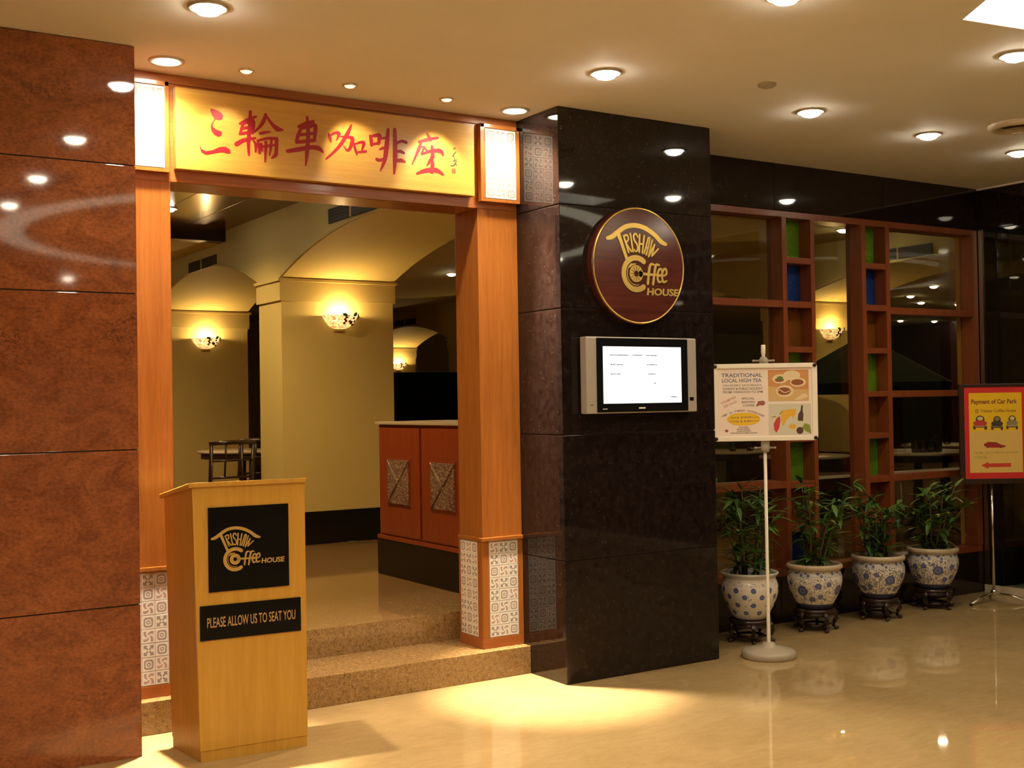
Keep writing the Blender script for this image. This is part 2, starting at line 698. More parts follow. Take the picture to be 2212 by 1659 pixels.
for i, c in enumerate([(.045, .11, .016), (.07, .15, .02), (.10, .18, .028), (.03, .075, .014), (.22, .20, .03)]):
    t = NT('leaf_green_%s' % 'abcde'[i])
    t.base(c)
    t.set(rough=.42, spec=.35)
    LEAFM.append(t.m)
GREEN = stained('green_glass', (.20, .42, .02), 85)
BLUE = stained('blue_glass', (.015, .05, .30), 60)
AMBER = stained('amber_glass', (.32, .10, .015), 110)
TW, TH = .0575, .0605
MOTIF = []
for i, (k, ink) in enumerate([('ring', (.20, .13, .12)), ('cross', (.10, .085, .09)), ('swirl', (.36, .17, .13)), ('swirl', (.24, .14, .12)), ('ring', (.26, .17, .14))]):
    MOTIF.append(tile_motif('tile_print_%s' % 'abcde'[i], k, ink, TW, TH))


# ------------------------------------------------------------------ lobby shell
def struct(name, mb, mat, bevel=0.0):
    return tag(mb.build(name, mat, None, bevel), kind='structure')


FL = .30            # restaurant floor level
CEIL_IN = 3.11      # restaurant ceiling level
struct('floor', MB().box(-7.0, 4.2, -11.0, .74, -.2, 0.0), M['marble'])

# ceiling with a lit coffer cut into it
COF = [(.65, -1.97), (2.05, -2.17), (2.05, -2.46), (.34, -2.46)]


def lobby_ceiling():
    outer = [(-7.0, -11.0), (4.2, -11.0), (4.2, .74), (-7.0, .74)]
    tri = tessellate_polygon([[Vector((x, y, 0)) for x, y in outer], [Vector((x, y, 0)) for x, y in COF]])
    pts = outer + COF
    mb = MB().add([(x, y, 3.0) for x, y in pts], [tuple(t) for t in tri])
    mb.box(-7.0, 4.2, -11.0, .74, 3.36, 3.40)  # unseen slab over the ceiling, added to block light
    o = struct('ceiling', mb, M['ceiling'])
    for p in o.data.polygons:
        pass
    # coffer: pale lit sides, inner rim, dark timber panel in its middle
    t = thing('ceiling_coffer', (1.2, -2.2, 3.0), 'white lit ceiling coffer with a dark timber centre in the top corner', 'ceiling light')
    n = len(COF)
    side = MB().add([(x, y, 3.0) for x, y in COF] + [(x, y, 3.28) for x, y in COF], [(i, (i + 1) % n, n + (i + 1) % n, n + i) for i in range(n)])
    side.build('coffer_side', glow('coffer_white', (1.0, .93, .74), 1.1), t)
    MB().add([(x, y, 3.28) for x, y in COF], [(0, 1, 2, 3)]).build('coffer_top', M['white_wall'], t)
    cx, cy = 1.32, -2.29
    inn = [(cx + (x - cx) * .72, cy + (y - cy) * .45) for x, y in COF]
    mb = MB().add([(x, y, 3.10) for x, y in inn] + [(x, y, 3.26) for x, y in inn], [(0, 1, 2, 3)] + [(i, (i + 1) % n, n + (i + 1) % n, n + i) for i in range(n)])
    mb.build('timber_panel', M['lattice'], t)


lobby_ceiling()
struct('wall_back', MB().box(-7.0, 4.2, -11.1, -11.0, 0, 3.0), M['lobby_wall'])
struct('wall_side', MB().box(-7.1, -7.0, -11.0, .74, 0, 3.0), M['lobby_wall'])
struct('wall_front', MB().box(-7.0, -2.161, .402, .735, 0, CEIL_IN), M['lobby_wall'])

# red granite column: five polished courses with dark joints
JZ = [0.0, .638, 1.289, 1.947, 2.489, 3.0]


def clad(name, x0, x1, y0, y1, mat, label):
    t = thing(name, ((x0 + x1) / 2, (y0 + y1) / 2, 0), kind='structure')
    t['label'] = label
    bx('core', t, x0 + .006, x1 - .006, y0 + .006, y1 - .006, 0.0, 3.0, M['joint'], 0)
    for a, b in zip(JZ[:-1], JZ[1:]):
        bx('slab', t, x0, x1, y0, y1, a + (.0025 if a else 0), b - .0025, mat, .003)
    return t


clad('wall_left', -3.30, -2.160, .035, .400, M['red'], 'polished red granite column in five courses')
clad('wall_centre', 0.0, 1.049, 0.0, .95, M['black'], 'polished black granite pillar carrying the round sign')


# black granite fascia above the lattice window, low plinth below it, short return on the glass side
def black_wall():
    t = thing('wall_right', (2.6, .62, 0), kind='structure')
    t['label'] = 'black granite fascia and plinth around the lattice window'
    for a, b in ((1.052, 2.10), (2.103, 3.15), (3.153, 4.20)):
        bx('fascia_slab', t, a, b, .552, .72, 2.692, 3.0, M['black'], .002)
        bx('plinth_slab', t, a, b, .556, .735, 0.0, .30, M['black'], .002)
    y = .55
    for k in range(6):
        bx('return_slab', t, 4.20, 4.36, y - 1.4 + .003, y, 2.692, 3.0, M['black'], .002)
        bx('threshold', t, 4.19, 4.30, y - 1.4 + .003, y, 0.0, .055, M['stone'], .002)
        y -= 1.4
    bx('inner_face', t, 1.05, 4.36, .722, .74, 2.692, CEIL_IN, M['cream'], 0)
    bx('corner_post', t, 4.205, 4.36, .40, .735, 0.0, 2.692, M['blackbase'], .004)
    bx('edge_strip', t, 4.195, 4.222, .512, .548, .05, 2.692, M['steel'], .002)

    tr = MB().box(4.188, 4.199, -7.8, .548, 2.986, 2.9995)
    struct('trim_1', tr, M['white_wall'], .002)


black_wall()


# glass wall at the far side, night garden behind it
def glass_side():
    t = thing('window_2', (4.25, -3, 0), kind='structure')
    t['label'] = 'dark glass wall beside the car park notice'
    y = .50
    for k in range(6):
        bx('pane', t, 4.215, 4.225, y - 1.38, y, .055, 2.692, M['glass2'], 0)
        bx('post', t, 4.205, 4.235, y - 1.40, y - 1.38, .055, 2.692, M['steel'], .001)
        y -= 1.4
    struct('ground', MB().box(4.3, 14, -11, .40, -.25, -.05), plain('garden_soil', (.03, .028, .014), .9))


glass_side()

# ------------------------------------------------------------------ entrance steps and restaurant shell
struct('floor_step', MB().box(-2.16, 0.0, .335, .735, 0.0, .15), M['step'], .004)
struct('floor_raised', MB().box(-5.0, 19.0, .735, 17.5, 0.0, FL), M['step'], 0)
struct('ceiling_inner', MB().box(-5.0, 19.0, .74, 17.5, CEIL_IN + .002, CEIL_IN + .1), M['cream'])
struct('wall_inner_end', MB().box(-5.0, 19.0, 17.5, 17.6, 0, CEIL_IN), M['cream'])
struct('wall_inner_left', MB().box(-5.1, -5.0, .74, 17.5, 0, CEIL_IN), M['cream'])
struct('wall_inner_right', MB().box(19.0, 19.1, .74, 17.5, 0, CEIL_IN), M['darkwood'])
struct('wall_inner_front', MB().box(4.37, 19.0, .60, .735, 0, CEIL_IN), M['darkwood'])


def soffit_panel():
    t = thing('ceiling_timber', (-1.6, 3.2, CEIL_IN), kind='structure')
    t['label'] = 'dark timber ceiling over the entrance aisle with a cross beam'
    for k in range(9):
        x1 = .168 - k * .42
        bx('plank', t, x1 - .416, x1, .76, 5.60, CEIL_IN - .022, CEIL_IN, M['soffit'], .003)
    bx('beam', t, -3.7, .168, 5.60, 5.76, 2.985, CEIL_IN, M['darkwood'], .006)
    bx('dropped_panel', t, -4.9, .168, 5.762, 17.4, 2.99, CEIL_IN, M['cream'], 0)


soffit_panel()


# arcade walls: piers with flat segmental arches, capitals, black bases, vent grilles
ARCH = [(.76, 4.267), (4.775, 7.87), (8.38, 11.47), (11.98, 15.07)]
SPR, CRN = 2.52, 2.812


def arcade(x0, x1, n_vent):
    t = thing('wall_arcade', ((x0 + x1) / 2, 4.5, FL), kind='structure')
    t['label'] = 'cream arcade of piers and low arches in the restaurant'
    prof = [(.745, CEIL_IN), (.745, FL), (.76, FL)]
    for a, b in ARCH:
        half, rise = (b - a) / 2, CRN - SPR
        rad = (half * half + rise * rise) / (2 * rise)
        cy, cz = (a + b) / 2, CRN - rad
        prof.append((a, FL))
        n = 20
        th = math.asin(half / rad)
        for i in range(n + 1):
            q = -th + 2 * th * i / n
            prof.append((cy + rad * math.sin(q), cz + rad * math.cos(q)))
        prof.append((b, FL))
    prof += [(15.6, FL), (15.6, CEIL_IN)]
    cl = [prof[0]]
    for p in prof[1:]:
        if abs(p[0] - cl[-1][0]) + abs(p[1] - cl[-1][1]) > 1e-5:
            cl.append(p)
    n = len(cl)
    mb = MB()
    tri = tessellate_polygon([[Vector((y, z, 0)) for y, z in cl]])
    mb.add([(x0, y, z) for y, z in cl], [tuple(q) for q in tri])
    mb.add([(x1, y, z) for y, z in cl], [tuple(q) for q in tri])
    for i in range(n):
        (ya, za), (yb, zb) = cl[i], cl[(i + 1) % n]
        mb.add([(x0, ya, za), (x1, ya, za), (x1, yb, zb), (x0, yb, zb)], [(0, 1, 2, 3)])
    mb.build('masonry', M['cream'], t)
    piers = [(4.267, 4.775), (7.87, 8.38), (11.47, 11.98), (15.07, 15.6)]
    for ya, yb in piers:
        mb = MB().box(x0 - .018, x1 + .018, ya - .018, yb + .018, 2.337, 2.505)
        mb.box(x0 - .034, x1 + .034, ya - .034, yb + .034, 2.497, 2.523)
        mb.build('capital', M['cream'], t, .003)
        bx('pier_base', t, x0 - .012, x1 + .012, ya - .012, yb + .012, FL, .575, M['blackbase'], .003)
    # edge roll of each arch on the aisle side
    for a, b in ARCH:
        half, rise = (b - a) / 2, CRN - SPR
        rad = (half * half + rise * rise) / (2 * rise)
        cy, cz = (a + b) / 2, CRN - rad
        th = math.asin(half / rad)
        mb = MB()
        path = [(x0 - .002, cy + (rad + .012) * math.sin(-th + 2 * th * i / 24), cz + (rad + .012) * math.cos(-th + 2 * th * i / 24)) for i in range(25)]
        mb.tube(path, .010, 6)
        mb.build('arch_moulding', M['cream'], t)
    for k, (ya, yb, za, zb) in enumerate(((2.46, 3.27, 2.835, 2.945), (5.86, 6.68, 2.80, 2.90), (9.5, 10.3, 2.84, 2.94), (13.1, 13.9, 2.84, 2.94))[:n_vent]):
        fr = MB().box(x0 - .012, x0, ya, yb, za, zb).build('vent', M['vent'], t, .002)
        for i in range(5):
            z = za + (zb - za) * (i + .5) / 5
            bx('vent_slat', fr, x0 - .017, x0 - .010, ya + .012, yb - .012, z - .004, z + .004, M['vent'], 0)
        bx('vent_bar', fr, x0 - .020, x0 - .008, (ya + yb) / 2 - .012, (ya + yb) / 2 + .012, za, zb, M['cream'], 0)
    return t


arcade(.170, 1.200, 2)
a2 = arcade(6.14, 7.17, 4)


# ------------------------------------------------------------------ lamps
LENS = glow('lamp_lens', (1.0, .88, .66), 60.0)
TRIM = plain('lamp_trim', (.52, .46, .38), .35, metal=.3)
TRIMW = plain('lamp_trim_pale', (.66, .58, .46), .4)


def lamp_mesh(r, k=.72):
    tr = MB().lathe([(r * 1.42, 0), (r * 1.42, -.004), (r * 1.32, -.009), (r * 1.04, -.007), (r, .0)], 32).mesh('lamp_ring')
    tr.materials.append(TRIM)
    le = MB().lathe([(r * 1.01, -.002), (r * .94, -.018 * k), (r * .74, -.034 * k), (r * .38, -.043 * k), (.0005, -.046 * k)], 32).mesh('lens')
    le.materials.append(LENS)
    return tr, le


LM = lamp_mesh(.056)
LMB = lamp_mesh(.056, .25)


def spot(parent, power, size, blend, loc=(0, 0, -.06), aim=None, col=WARM, rad=.05):
    li = bpy.data.lights.new('bulb', 'SPOT')
    li.energy = power
    li.color = col
    li.spot_size = size
    li.spot_blend = blend
    li.shadow_soft_size = rad
    o = bpy.data.objects.new('bulb', li)
    COL.objects.link(o)
    o.parent = parent
    o.location = loc
    if aim is not None:
        o.rotation_euler = Vector(aim).to_track_quat('-Z', 'Y').to_euler()
    return o


def downlight(x, y, z, label, group, power, size=2.6, blend=.8, cat='ceiling light', aim=None, rad=.05, meshes=None, beam=0, col=WARM):
    t = thing('downlight', (x, y, z), label, cat, group)
    a, b = meshes or LM
    share('lamp_ring', a, t, world=False)
    share('lens', b, t, world=False)
    if power:
        spot(t, power, size, blend, (0, 0, -.055), aim, col, rad)
    if beam:
        spot(t, beam, .50, 1.0, (0, 0, -.055), (0, -.10, -1), rad=rad)
        spot(t, beam * .12, 1.40, 1.0, (0, 0, -.055), (0, -.30, -1), rad=rad)
    return t


G = 'recessed downlights in the lobby ceiling'
downlight(-2.05, -.60, 3.0, 'bright recessed downlight above the red granite column, cut by the top edge', G, P_ROW)
downlight(-.156, -.62, 3.0, 'glowing recessed downlight in front of the black pillar, above its top corner', G, P_ROW)
downlight(1.265, -.56, 3.0, 'glowing recessed downlight nearest the small flat disc on the ceiling', G, P_ROW)
downlight(2.31, -.50, 3.0, 'glowing recessed downlight between the flat disc lamp and the round air diffuser', G, P_ROW)
downlight(3.25, -.45, 3.0, 'recessed downlight just below the round air diffuser, at the picture edge', G, P_ROW)
downlight(1.295, -1.77, 3.0, 'recessed downlight beside the lit white coffer, at the picture edge', G, P_ROW)
downlight(-.197, -1.81, 3.0, 'recessed downlight half cut off by the middle of the top edge', G, P_ROW)
downlight(-1.978, .184, 3.0, 'round recessed lamp lighting the tiles next to the red granite column', 'recessed lamps at the ends of the gold signboard', P_SPILL * 2.4, 2.7, 1.0,
          rad=.035, meshes=LMB, beam=P_BEAM)
downlight(-.141, .190, 3.0, 'round recessed lamp lighting the tiles next to the black pillar', 'recessed lamps at the ends of the gold signboard', P_SPILL, 2.7, 1.0,
          rad=.035, meshes=LMB, beam=P_BEAM)
HID = 'recessed ceiling downlight out of view, mirrored in stone or added for light'
for x, y in ((-1.98, -1.87), (-1.93, -3.17), (-1.90, -4.35), (2.36, -1.86), (3.3, -3.2), (3.75, -5.4), (-.40, -9.36), (-4.2, -2.6), (-4.2, -6.5), (1.0, -8.9)):  # some read off reflections, the rest unseen lamps added for the lobby's light
    downlight(x, y, 3.0, HID, 'downlights mirrored in the polished stone', P_BACK if x < 2 and y < -2 else P_ROW)

# three small halogen spots in front of the signboard
SPT = MB().lathe([(.037, 0), (.037, -.004), (.032, -.008), (.028, -.004)], 24).mesh('spot_ring')
SPT.materials.append(plain('spot_rim', (.75, .66, .52), .15, metal=.8))
SPG = MB().lathe([(.028, -.003), (.024, -.009), (.014, -.014), (.0004, -.016)], 20).mesh('spot_lens')
SPG.materials.append(glow('spot_glass', (1.0, .85, .6), .9))
for x, w, ax, lab in ((-1.621, .28, -.05, 'small halogen spot above the first carved character of the gold signboard'),
                      (-1.104, .5, .16, 'small halogen spot above the middle of the gold signboard'),
                      (-.571, 1.0, .05, 'small halogen spot above the last carved character of the gold signboard')):
    t = thing('halogen_spot', (x, .158, 3.0), lab, 'spotlight', 'halogen spots over the signboard')
    share('spot_ring', SPT, t, world=False)
    share('spot_lens', SPG, t, world=False)
    spot(t, P_SPOT * w, 1.25, .55, (0, 0, -.035), (ax, .20, -.36), rad=.02)

# curved cove light behind the viewer, mirrored in the granite
t = thing('ring_cove_light', (.95, -5.2, 3.0), 'large pale ring of cove light on the lobby ceiling, mirrored in the granite', 'ceiling light')
MB().lathe([(2.52, 0), (2.52, -.014), (2.56, -.014), (2.56, -.012), (2.80, -.012), (2.80, -.014), (2.84, -.014), (2.84, 0)], 72).build('cove_frame', M['ceiling'], t, local=True)
MB().lathe([(2.565, -.016), (2.795, -.016)], 72).build('cove_strip', glow('cove_glow', (1.0, .90, .64), 2.4), t, local=True)

# other ceiling fittings
t = thing('smoke_detector', (.657, -.85, 3.0), 'small flat grey disc on the lobby ceiling', 'smoke detector')
MB().lathe([(.045, 0), (.045, -.010), (.036, -.016), (.0005, -.016)], 28).build('cover', plain('detector_grey', (.42, .36, .27), .5), t, local=True)
MB().lathe([(.012, -.016), (.012, -.020), (.0005, -.021)], 16).build('sensor', plain('detector_sensor', (.5, .43, .32), .5), t, local=True)
t = thing('air_diffuser', (2.56, -.92, 3.0), 'round white air diffuser with a dark throat at the picture edge', 'air vent')
MB().lathe([(.165, 0), (.165, -.012), (.135, -.030), (.118, -.022), (.110, -.002)], 40).build('outer_cone', TRIMW, t, local=True)
MB().lathe([(.112, -.001), (.0005, -.001)], 40).build('throat', plain('throat_dark', (.10, .075, .04), .7), t, local=True)
MB().lathe([(.080, -.030), (.030, -.014), (.030, -.002)], 32).build('inner_cone', TRIMW, t, local=True)
MB().lathe([(.034, -.052), (.026, -.058), (.0005, -.060), (.0005, -.048), (.034, -.048), (.034, -.052)], 24).build('damper_disc', TRIMW, t, local=True)

# restaurant downlights
GI = 'small downlights in the dim restaurant ceiling'
for x, y, lab, p in ((3.987, 8.094, 'upper of two small restaurant downlights seen through the doorway beside the jamb', 1),
                     (6.248, 12.61, 'lower of two small restaurant downlights seen through the doorway, above the far arch', 1),
                     (-.66, 4.60, 'restaurant downlight in the timber ceiling, peeping past the near jamb', 1),
                     (8.03, 3.76, 'topmost lit restaurant downlight in the widest lattice pane', 1),
                     (9.694, 5.222, 'second highest lit restaurant downlight in the widest lattice pane', 0),
                     (11.506, 6.618, 'third highest lit restaurant downlight in the widest lattice pane', 1),
                     (12.597, 7.924, 'restaurant downlight seen in the lattice pane, left one of a close pair', 0),
                     (13.91, 8.754, 'restaurant downlight seen in the lattice pane, right one of a close pair', 0),
                     (14.948, 8.765, 'restaurant downlight seen hard against the lattice jamb', 0),
                     (17.638, 12.26, 'restaurant downlight just under the upper rail of the widest lattice pane, nearer the coloured panes', 0),
                     (18.554, 12.092, 'restaurant downlight just under the upper rail of the widest lattice pane, nearer the jamb', 0),
                     (5.537, 3.033, 'restaurant downlight seen in the narrow pane between the two coloured ladders', 1)):
    z = CEIL_IN - .022 if x < .17 else CEIL_IN
    downlight(x, y, z, lab, GI, P_IN * p, 2.6, .7, rad=.05, col=WARM2)
for x, y, z in ((-.66, 1.9, CEIL_IN - .022), (-.66, 3.2, CEIL_IN - .022), (-1.1, 6.5, 2.99)):  # unseen lamps added behind the header to brighten aisle and far pier
    downlight(x, y, z, 'unseen added downlight behind the portal header, brightening the aisle', 'unseen added downlights behind the header', P_IN * 1.7, 2.6, .7, rad=.05, col=WARM2)


# wall sconces: half bowls of leaded glass with grapes and leaves
def bowl_mat():
    t = NT('leaded_glass_bowl')
    v = t.coord()
    vo = t.n('TexVoronoi', feature='DISTANCE_TO_EDGE')
    vo.inputs['Scale'].default_value = 34
    t.l(v, vo.inputs['Vector'])
    vc = t.n('TexVoronoi')
    vc.inputs['Scale'].default_value = 34
    t.l(v, vc.inputs['Vector'])
    sep = t.n('SeparateColor')
    t.l(vc.outputs['Color'], sep.inputs[0])
    c = t.ramp(sep.outputs[0], [(.0, (.95, .66, .22)), (.40, (1.0, .74, .32)), (.62, (.92, .52, .15)), (.84, (.66, .20, .08)), (.94, (.95, .72, .3))], 'CONSTANT')
    lead = t.math('LESS_THAN', vo.outputs['Distance'], .04)
    c = t.mix(lead, c, (.26, .10, .03))
    t.base(c)
    t.l(c, t.b.inputs['Emission Color'])
    t.set(rough=.3, estr=1.15)
    return t.m


BOWL = bowl_mat()
SCL = plain('sconce_leaf', (.02, .13, .03), .4)
SCG = plain('sconce_grape', (.40, .06, .04), .3)
bw = MB().lathe([(.012, -.108), (.05, -.104), (.09, -.085), (.125, -.05), (.148, -.012), (.160, .004), (.156, .006), (.145, -.012), (.122, -.046), (.088, -.08), (.05, -.098),
                 (.012, -.103)], 28, (0, 0, 0), PI, 2 * PI).mesh('bowl')
bw.materials.append(BOWL)
gp = MB()
for k in range(11):
    a = PI * (1.45 + .34 * RND.random())
    e = -.012 - .06 * RND.random()
    rr = .150 + e * .55
    gp.lathe([(.0004, -.013), (.010, -.009), (.013, 0), (.010, .009), (.0004, .013)], 8, (rr * math.cos(a), rr * math.sin(a), e))
gp = gp.mesh('grape_cluster')
gp.materials.append(SCG)
lf = MB()
lf.add([(-.03, 0, 0), (-.012, -.004, .016), (.012, -.004, .018), (.034, 0, .004), (.014, -.006, -.012), (-.01, -.006, -.014)], [(0, 1, 5), (1, 2, 4, 5), (2, 3, 4)])
lf.add([(-.03, .002, 0), (-.012, -.002, .016), (.012, -.002, .018), (.034, .002, .004), (.014, -.004, -.012), (-.01, -.004, -.014)], [(5, 1, 0), (5, 4, 2, 1), (4, 3, 2)])
lf = lf.mesh('leaf')
lf.materials.append(SCL)
bk = MB().box(-.05, .05, -.012, 0, -.13, -.04).mesh('back_plate', bevel=.004)
bk.materials.append(M['brass'])
for x, y, lab in ((.690, 4.267, 'glowing leaded glass bowl sconce with green leaves on the central cream pier'),
                  (.715, 7.87, 'leaded glass bowl sconce on the cream pier beyond the arch, above the dining table'),
                  (.69, 11.47, 'leaded glass sconce half hidden behind the central pier, in the narrow gap'),
                  (6.66, 4.267, 'leaded glass bowl sconce with a green leaf seen through the lattice window'),
                  (6.66, 7.87, 'leaded glass sconce on a far pier behind the lattice window'),
                  (6.66, 11.47, 'leaded glass sconce on a far pier past the counter'),
                  (6.80, 15.07, 'far leaded glass sconce above the counter, beside the central pier')):
    t = thing('wall_sconce', (x, y, 2.215), lab, 'wall lamp', 'leaded glass sconces on the piers')
    share('bowl', bw, t, world=False)
    share('grape_cluster', gp, t, world=False)
    share('back_plate', bk, t, world=False)
    for lx, lz, ry, rz_ in ((-.02, .004, .3, .1), (.085, .010, -.5, .5), (.13, -.002, -1.1, .8)):
        share('leaf', lf, t, (lx, -math.sqrt(max(.160 ** 2 - lx * lx, 0)) - .004, lz), (0, ry, rz_), (.95, 1, .9), False)
    li = bpy.data.lights.new('bulb', 'POINT')
    li.energy = P_SCONCE
    li.color = WARM2
    li.shadow_soft_size = .025
    o = bpy.data.objects.new('bulb', li)
    COL.objects.link(o)
    o.parent = t
    o.location = (0, -.075, .012)
    b = MB().lathe([(.0004, -.03), (.016, -.02), (.020, 0), (.014, .018), (.0004, .028)], 14, (0, -.075, -.045)).build('lamp_globe', glow('sconce_globe', (1.0, .82, .45), 14), t, local=True)


# ------------------------------------------------------------------ entrance portal
TILE = []
for m in MOTIF:
    me = MB().box(-TW / 2, TW / 2, 0, .006, -TH / 2, TH / 2).mesh('tile', bevel=.0012, seg=1)
    me.materials.append(m)
    TILE.append(me)
PATT = [3, 1, 0, 1, 0, 2, 0, 2, 1, 3, 1, 0, 1, 0, 2, 0, 3, 4, 2, 0, 1, 1, 3, 0]


def tiles(parent, face, u0, z0, nx, nz, plane, su=None, sz=None, shift=0):
    """face 'front' looks to the lobby, 'side' looks into the doorway"""
    su, sz = su or TW + .0012, sz or TH + .0012
    k = shift
    for j in range(nz):
        for i in range(nx):
            u, z = u0 + su * (i + .5), z0 + sz * (nz - 1 - j + .5)
            me = TILE[PATT[k % len(PATT)]]
            sc = ((su - .0012) / TW, 1, (sz - .0012) / TH)
            if face == 'front':
                share('tile', me, parent, (u, plane, z), (0, 0, 0), sc)
            else:
                share('tile', me, parent, (plane, u, z), (0, 0, -PI / 2), sc)
            k += 1


def portal():
    t = thing('door_1', (-1.08, .52, .15), kind='structure')
    t['label'] = 'orange teak entrance portal with patterned tile panels'
    F = .403
    # jambs and header
    jr = bx('jamb', t, -.253, -.001, F, .645, .15, 2.505, M['teak'], .003)
    jl = bx('jamb', t, -2.158, -1.903, F, .645, .15, 2.505, M['teak'], .003)
    hd = bx('header', t, -2.158, -.001, F + .0005, .645, 2.505, 3.0, M['teakx'], .003)
    bx('header_crown', t, -2.158, -.001, F - .010, F + .01, 2.958, 3.0, M['teakx'], .002)
    bx('header_bead', t, -1.90, -.256, F - .004, F + .01, 2.505, 2.522, M['teakx'], .002)
    # tiled feet: frame, rail, backing, tiles
    for jm, xa, xb in ((jr, -.253, -.001), (jl, -2.158, -1.903)):
        bx('tile_rail', jm, xa - (.008 if jm is jr else 0), xb, F - .014, F + .02, .722, .742, M['teak'], .003)
        bx('base_board', jm, xa - (.004 if jm is jr else 0), xb, F - .006, F + .02, .15, .205, M['teakx'], .002)
        bx('tile_stile', jm, xa - (.004 if jm is jr else 0), xa + .036, F - .006, F + .012, .205, .722, M['teak'], .002)
        bx('tile_stile', jm, xb - .030, xb, F - .006, F + .012, .205, .722, M['teak'], .002)
        bx('tile_backing', jm, xa + .036, xb - .030, F - .0015, F + .01, .205, .722, M['tilew'], 0)
        w = (xb - xa - .066 - .006) / 3
        tiles(jm, 'front', xa + .039, .208, 3, 8, F - .0058, w, .5075 / 8, 0 if jm is jr else 9)
    # reveal panel on the far jamb
    bx('tile_backing', jr, -.2545, -.25, .448, .630, .205, .722, M['tilew'], 0)
    bx('tile_rail', jr, -.264, -.24, F - .010, .645, .722, .742, M['teak'], .003)
    bx('base_board', jr, -.260, -.24, F - .004, .645, .15, .205, M['teakx'], .002)
    bx('tile_stile', jr, -.260, -.24, F - .004, .446, .205, .722, M['teak'], .002)
    bx('tile_stile', jr, -.260, -.24, .632, .645, .205, .722, M['teak'], .002)
    tiles(jr, 'side', .449, .208, 3, 8, -.2585, .180 / 3, .5075 / 8, 4)
    # raised boxed tile panels at both ends of the header
    for xa, xb, sh in ((-.249, -.002, 2), (-2.156, -1.916, 7)):
        f = bx('tile_box', t, xa, xb, F - .030, F, 2.540, 2.958, M['teak'], .003)
        bx('box_lip', f, xa, xb, F - .038, F - .024, 2.540, 2.556, M['teak'], .002)
        bx('box_stile', f, xa, xa + .026, F - .038, F - .028, 2.556, 2.958, M['teak'], .002)
        bx('box_stile', f, xb - .020, xb, F - .038, F - .028, 2.556, 2.958, M['teak'], .002)
        bx('box_lip', f, xa, xb, F - .038, F - .028, 2.936, 2.958, M['teak'], .002)
        bx('tile_backing', f, xa + .026, xb - .020, F - .0315, F - .029, 2.556, 2.936, M['tilew'], 0)
        w = (xb - xa - .046 - .006) / 3
        tiles(f, 'front', xa + .029, 2.559, 3, 6, F - .0365, w, .374 / 6, sh)


portal()

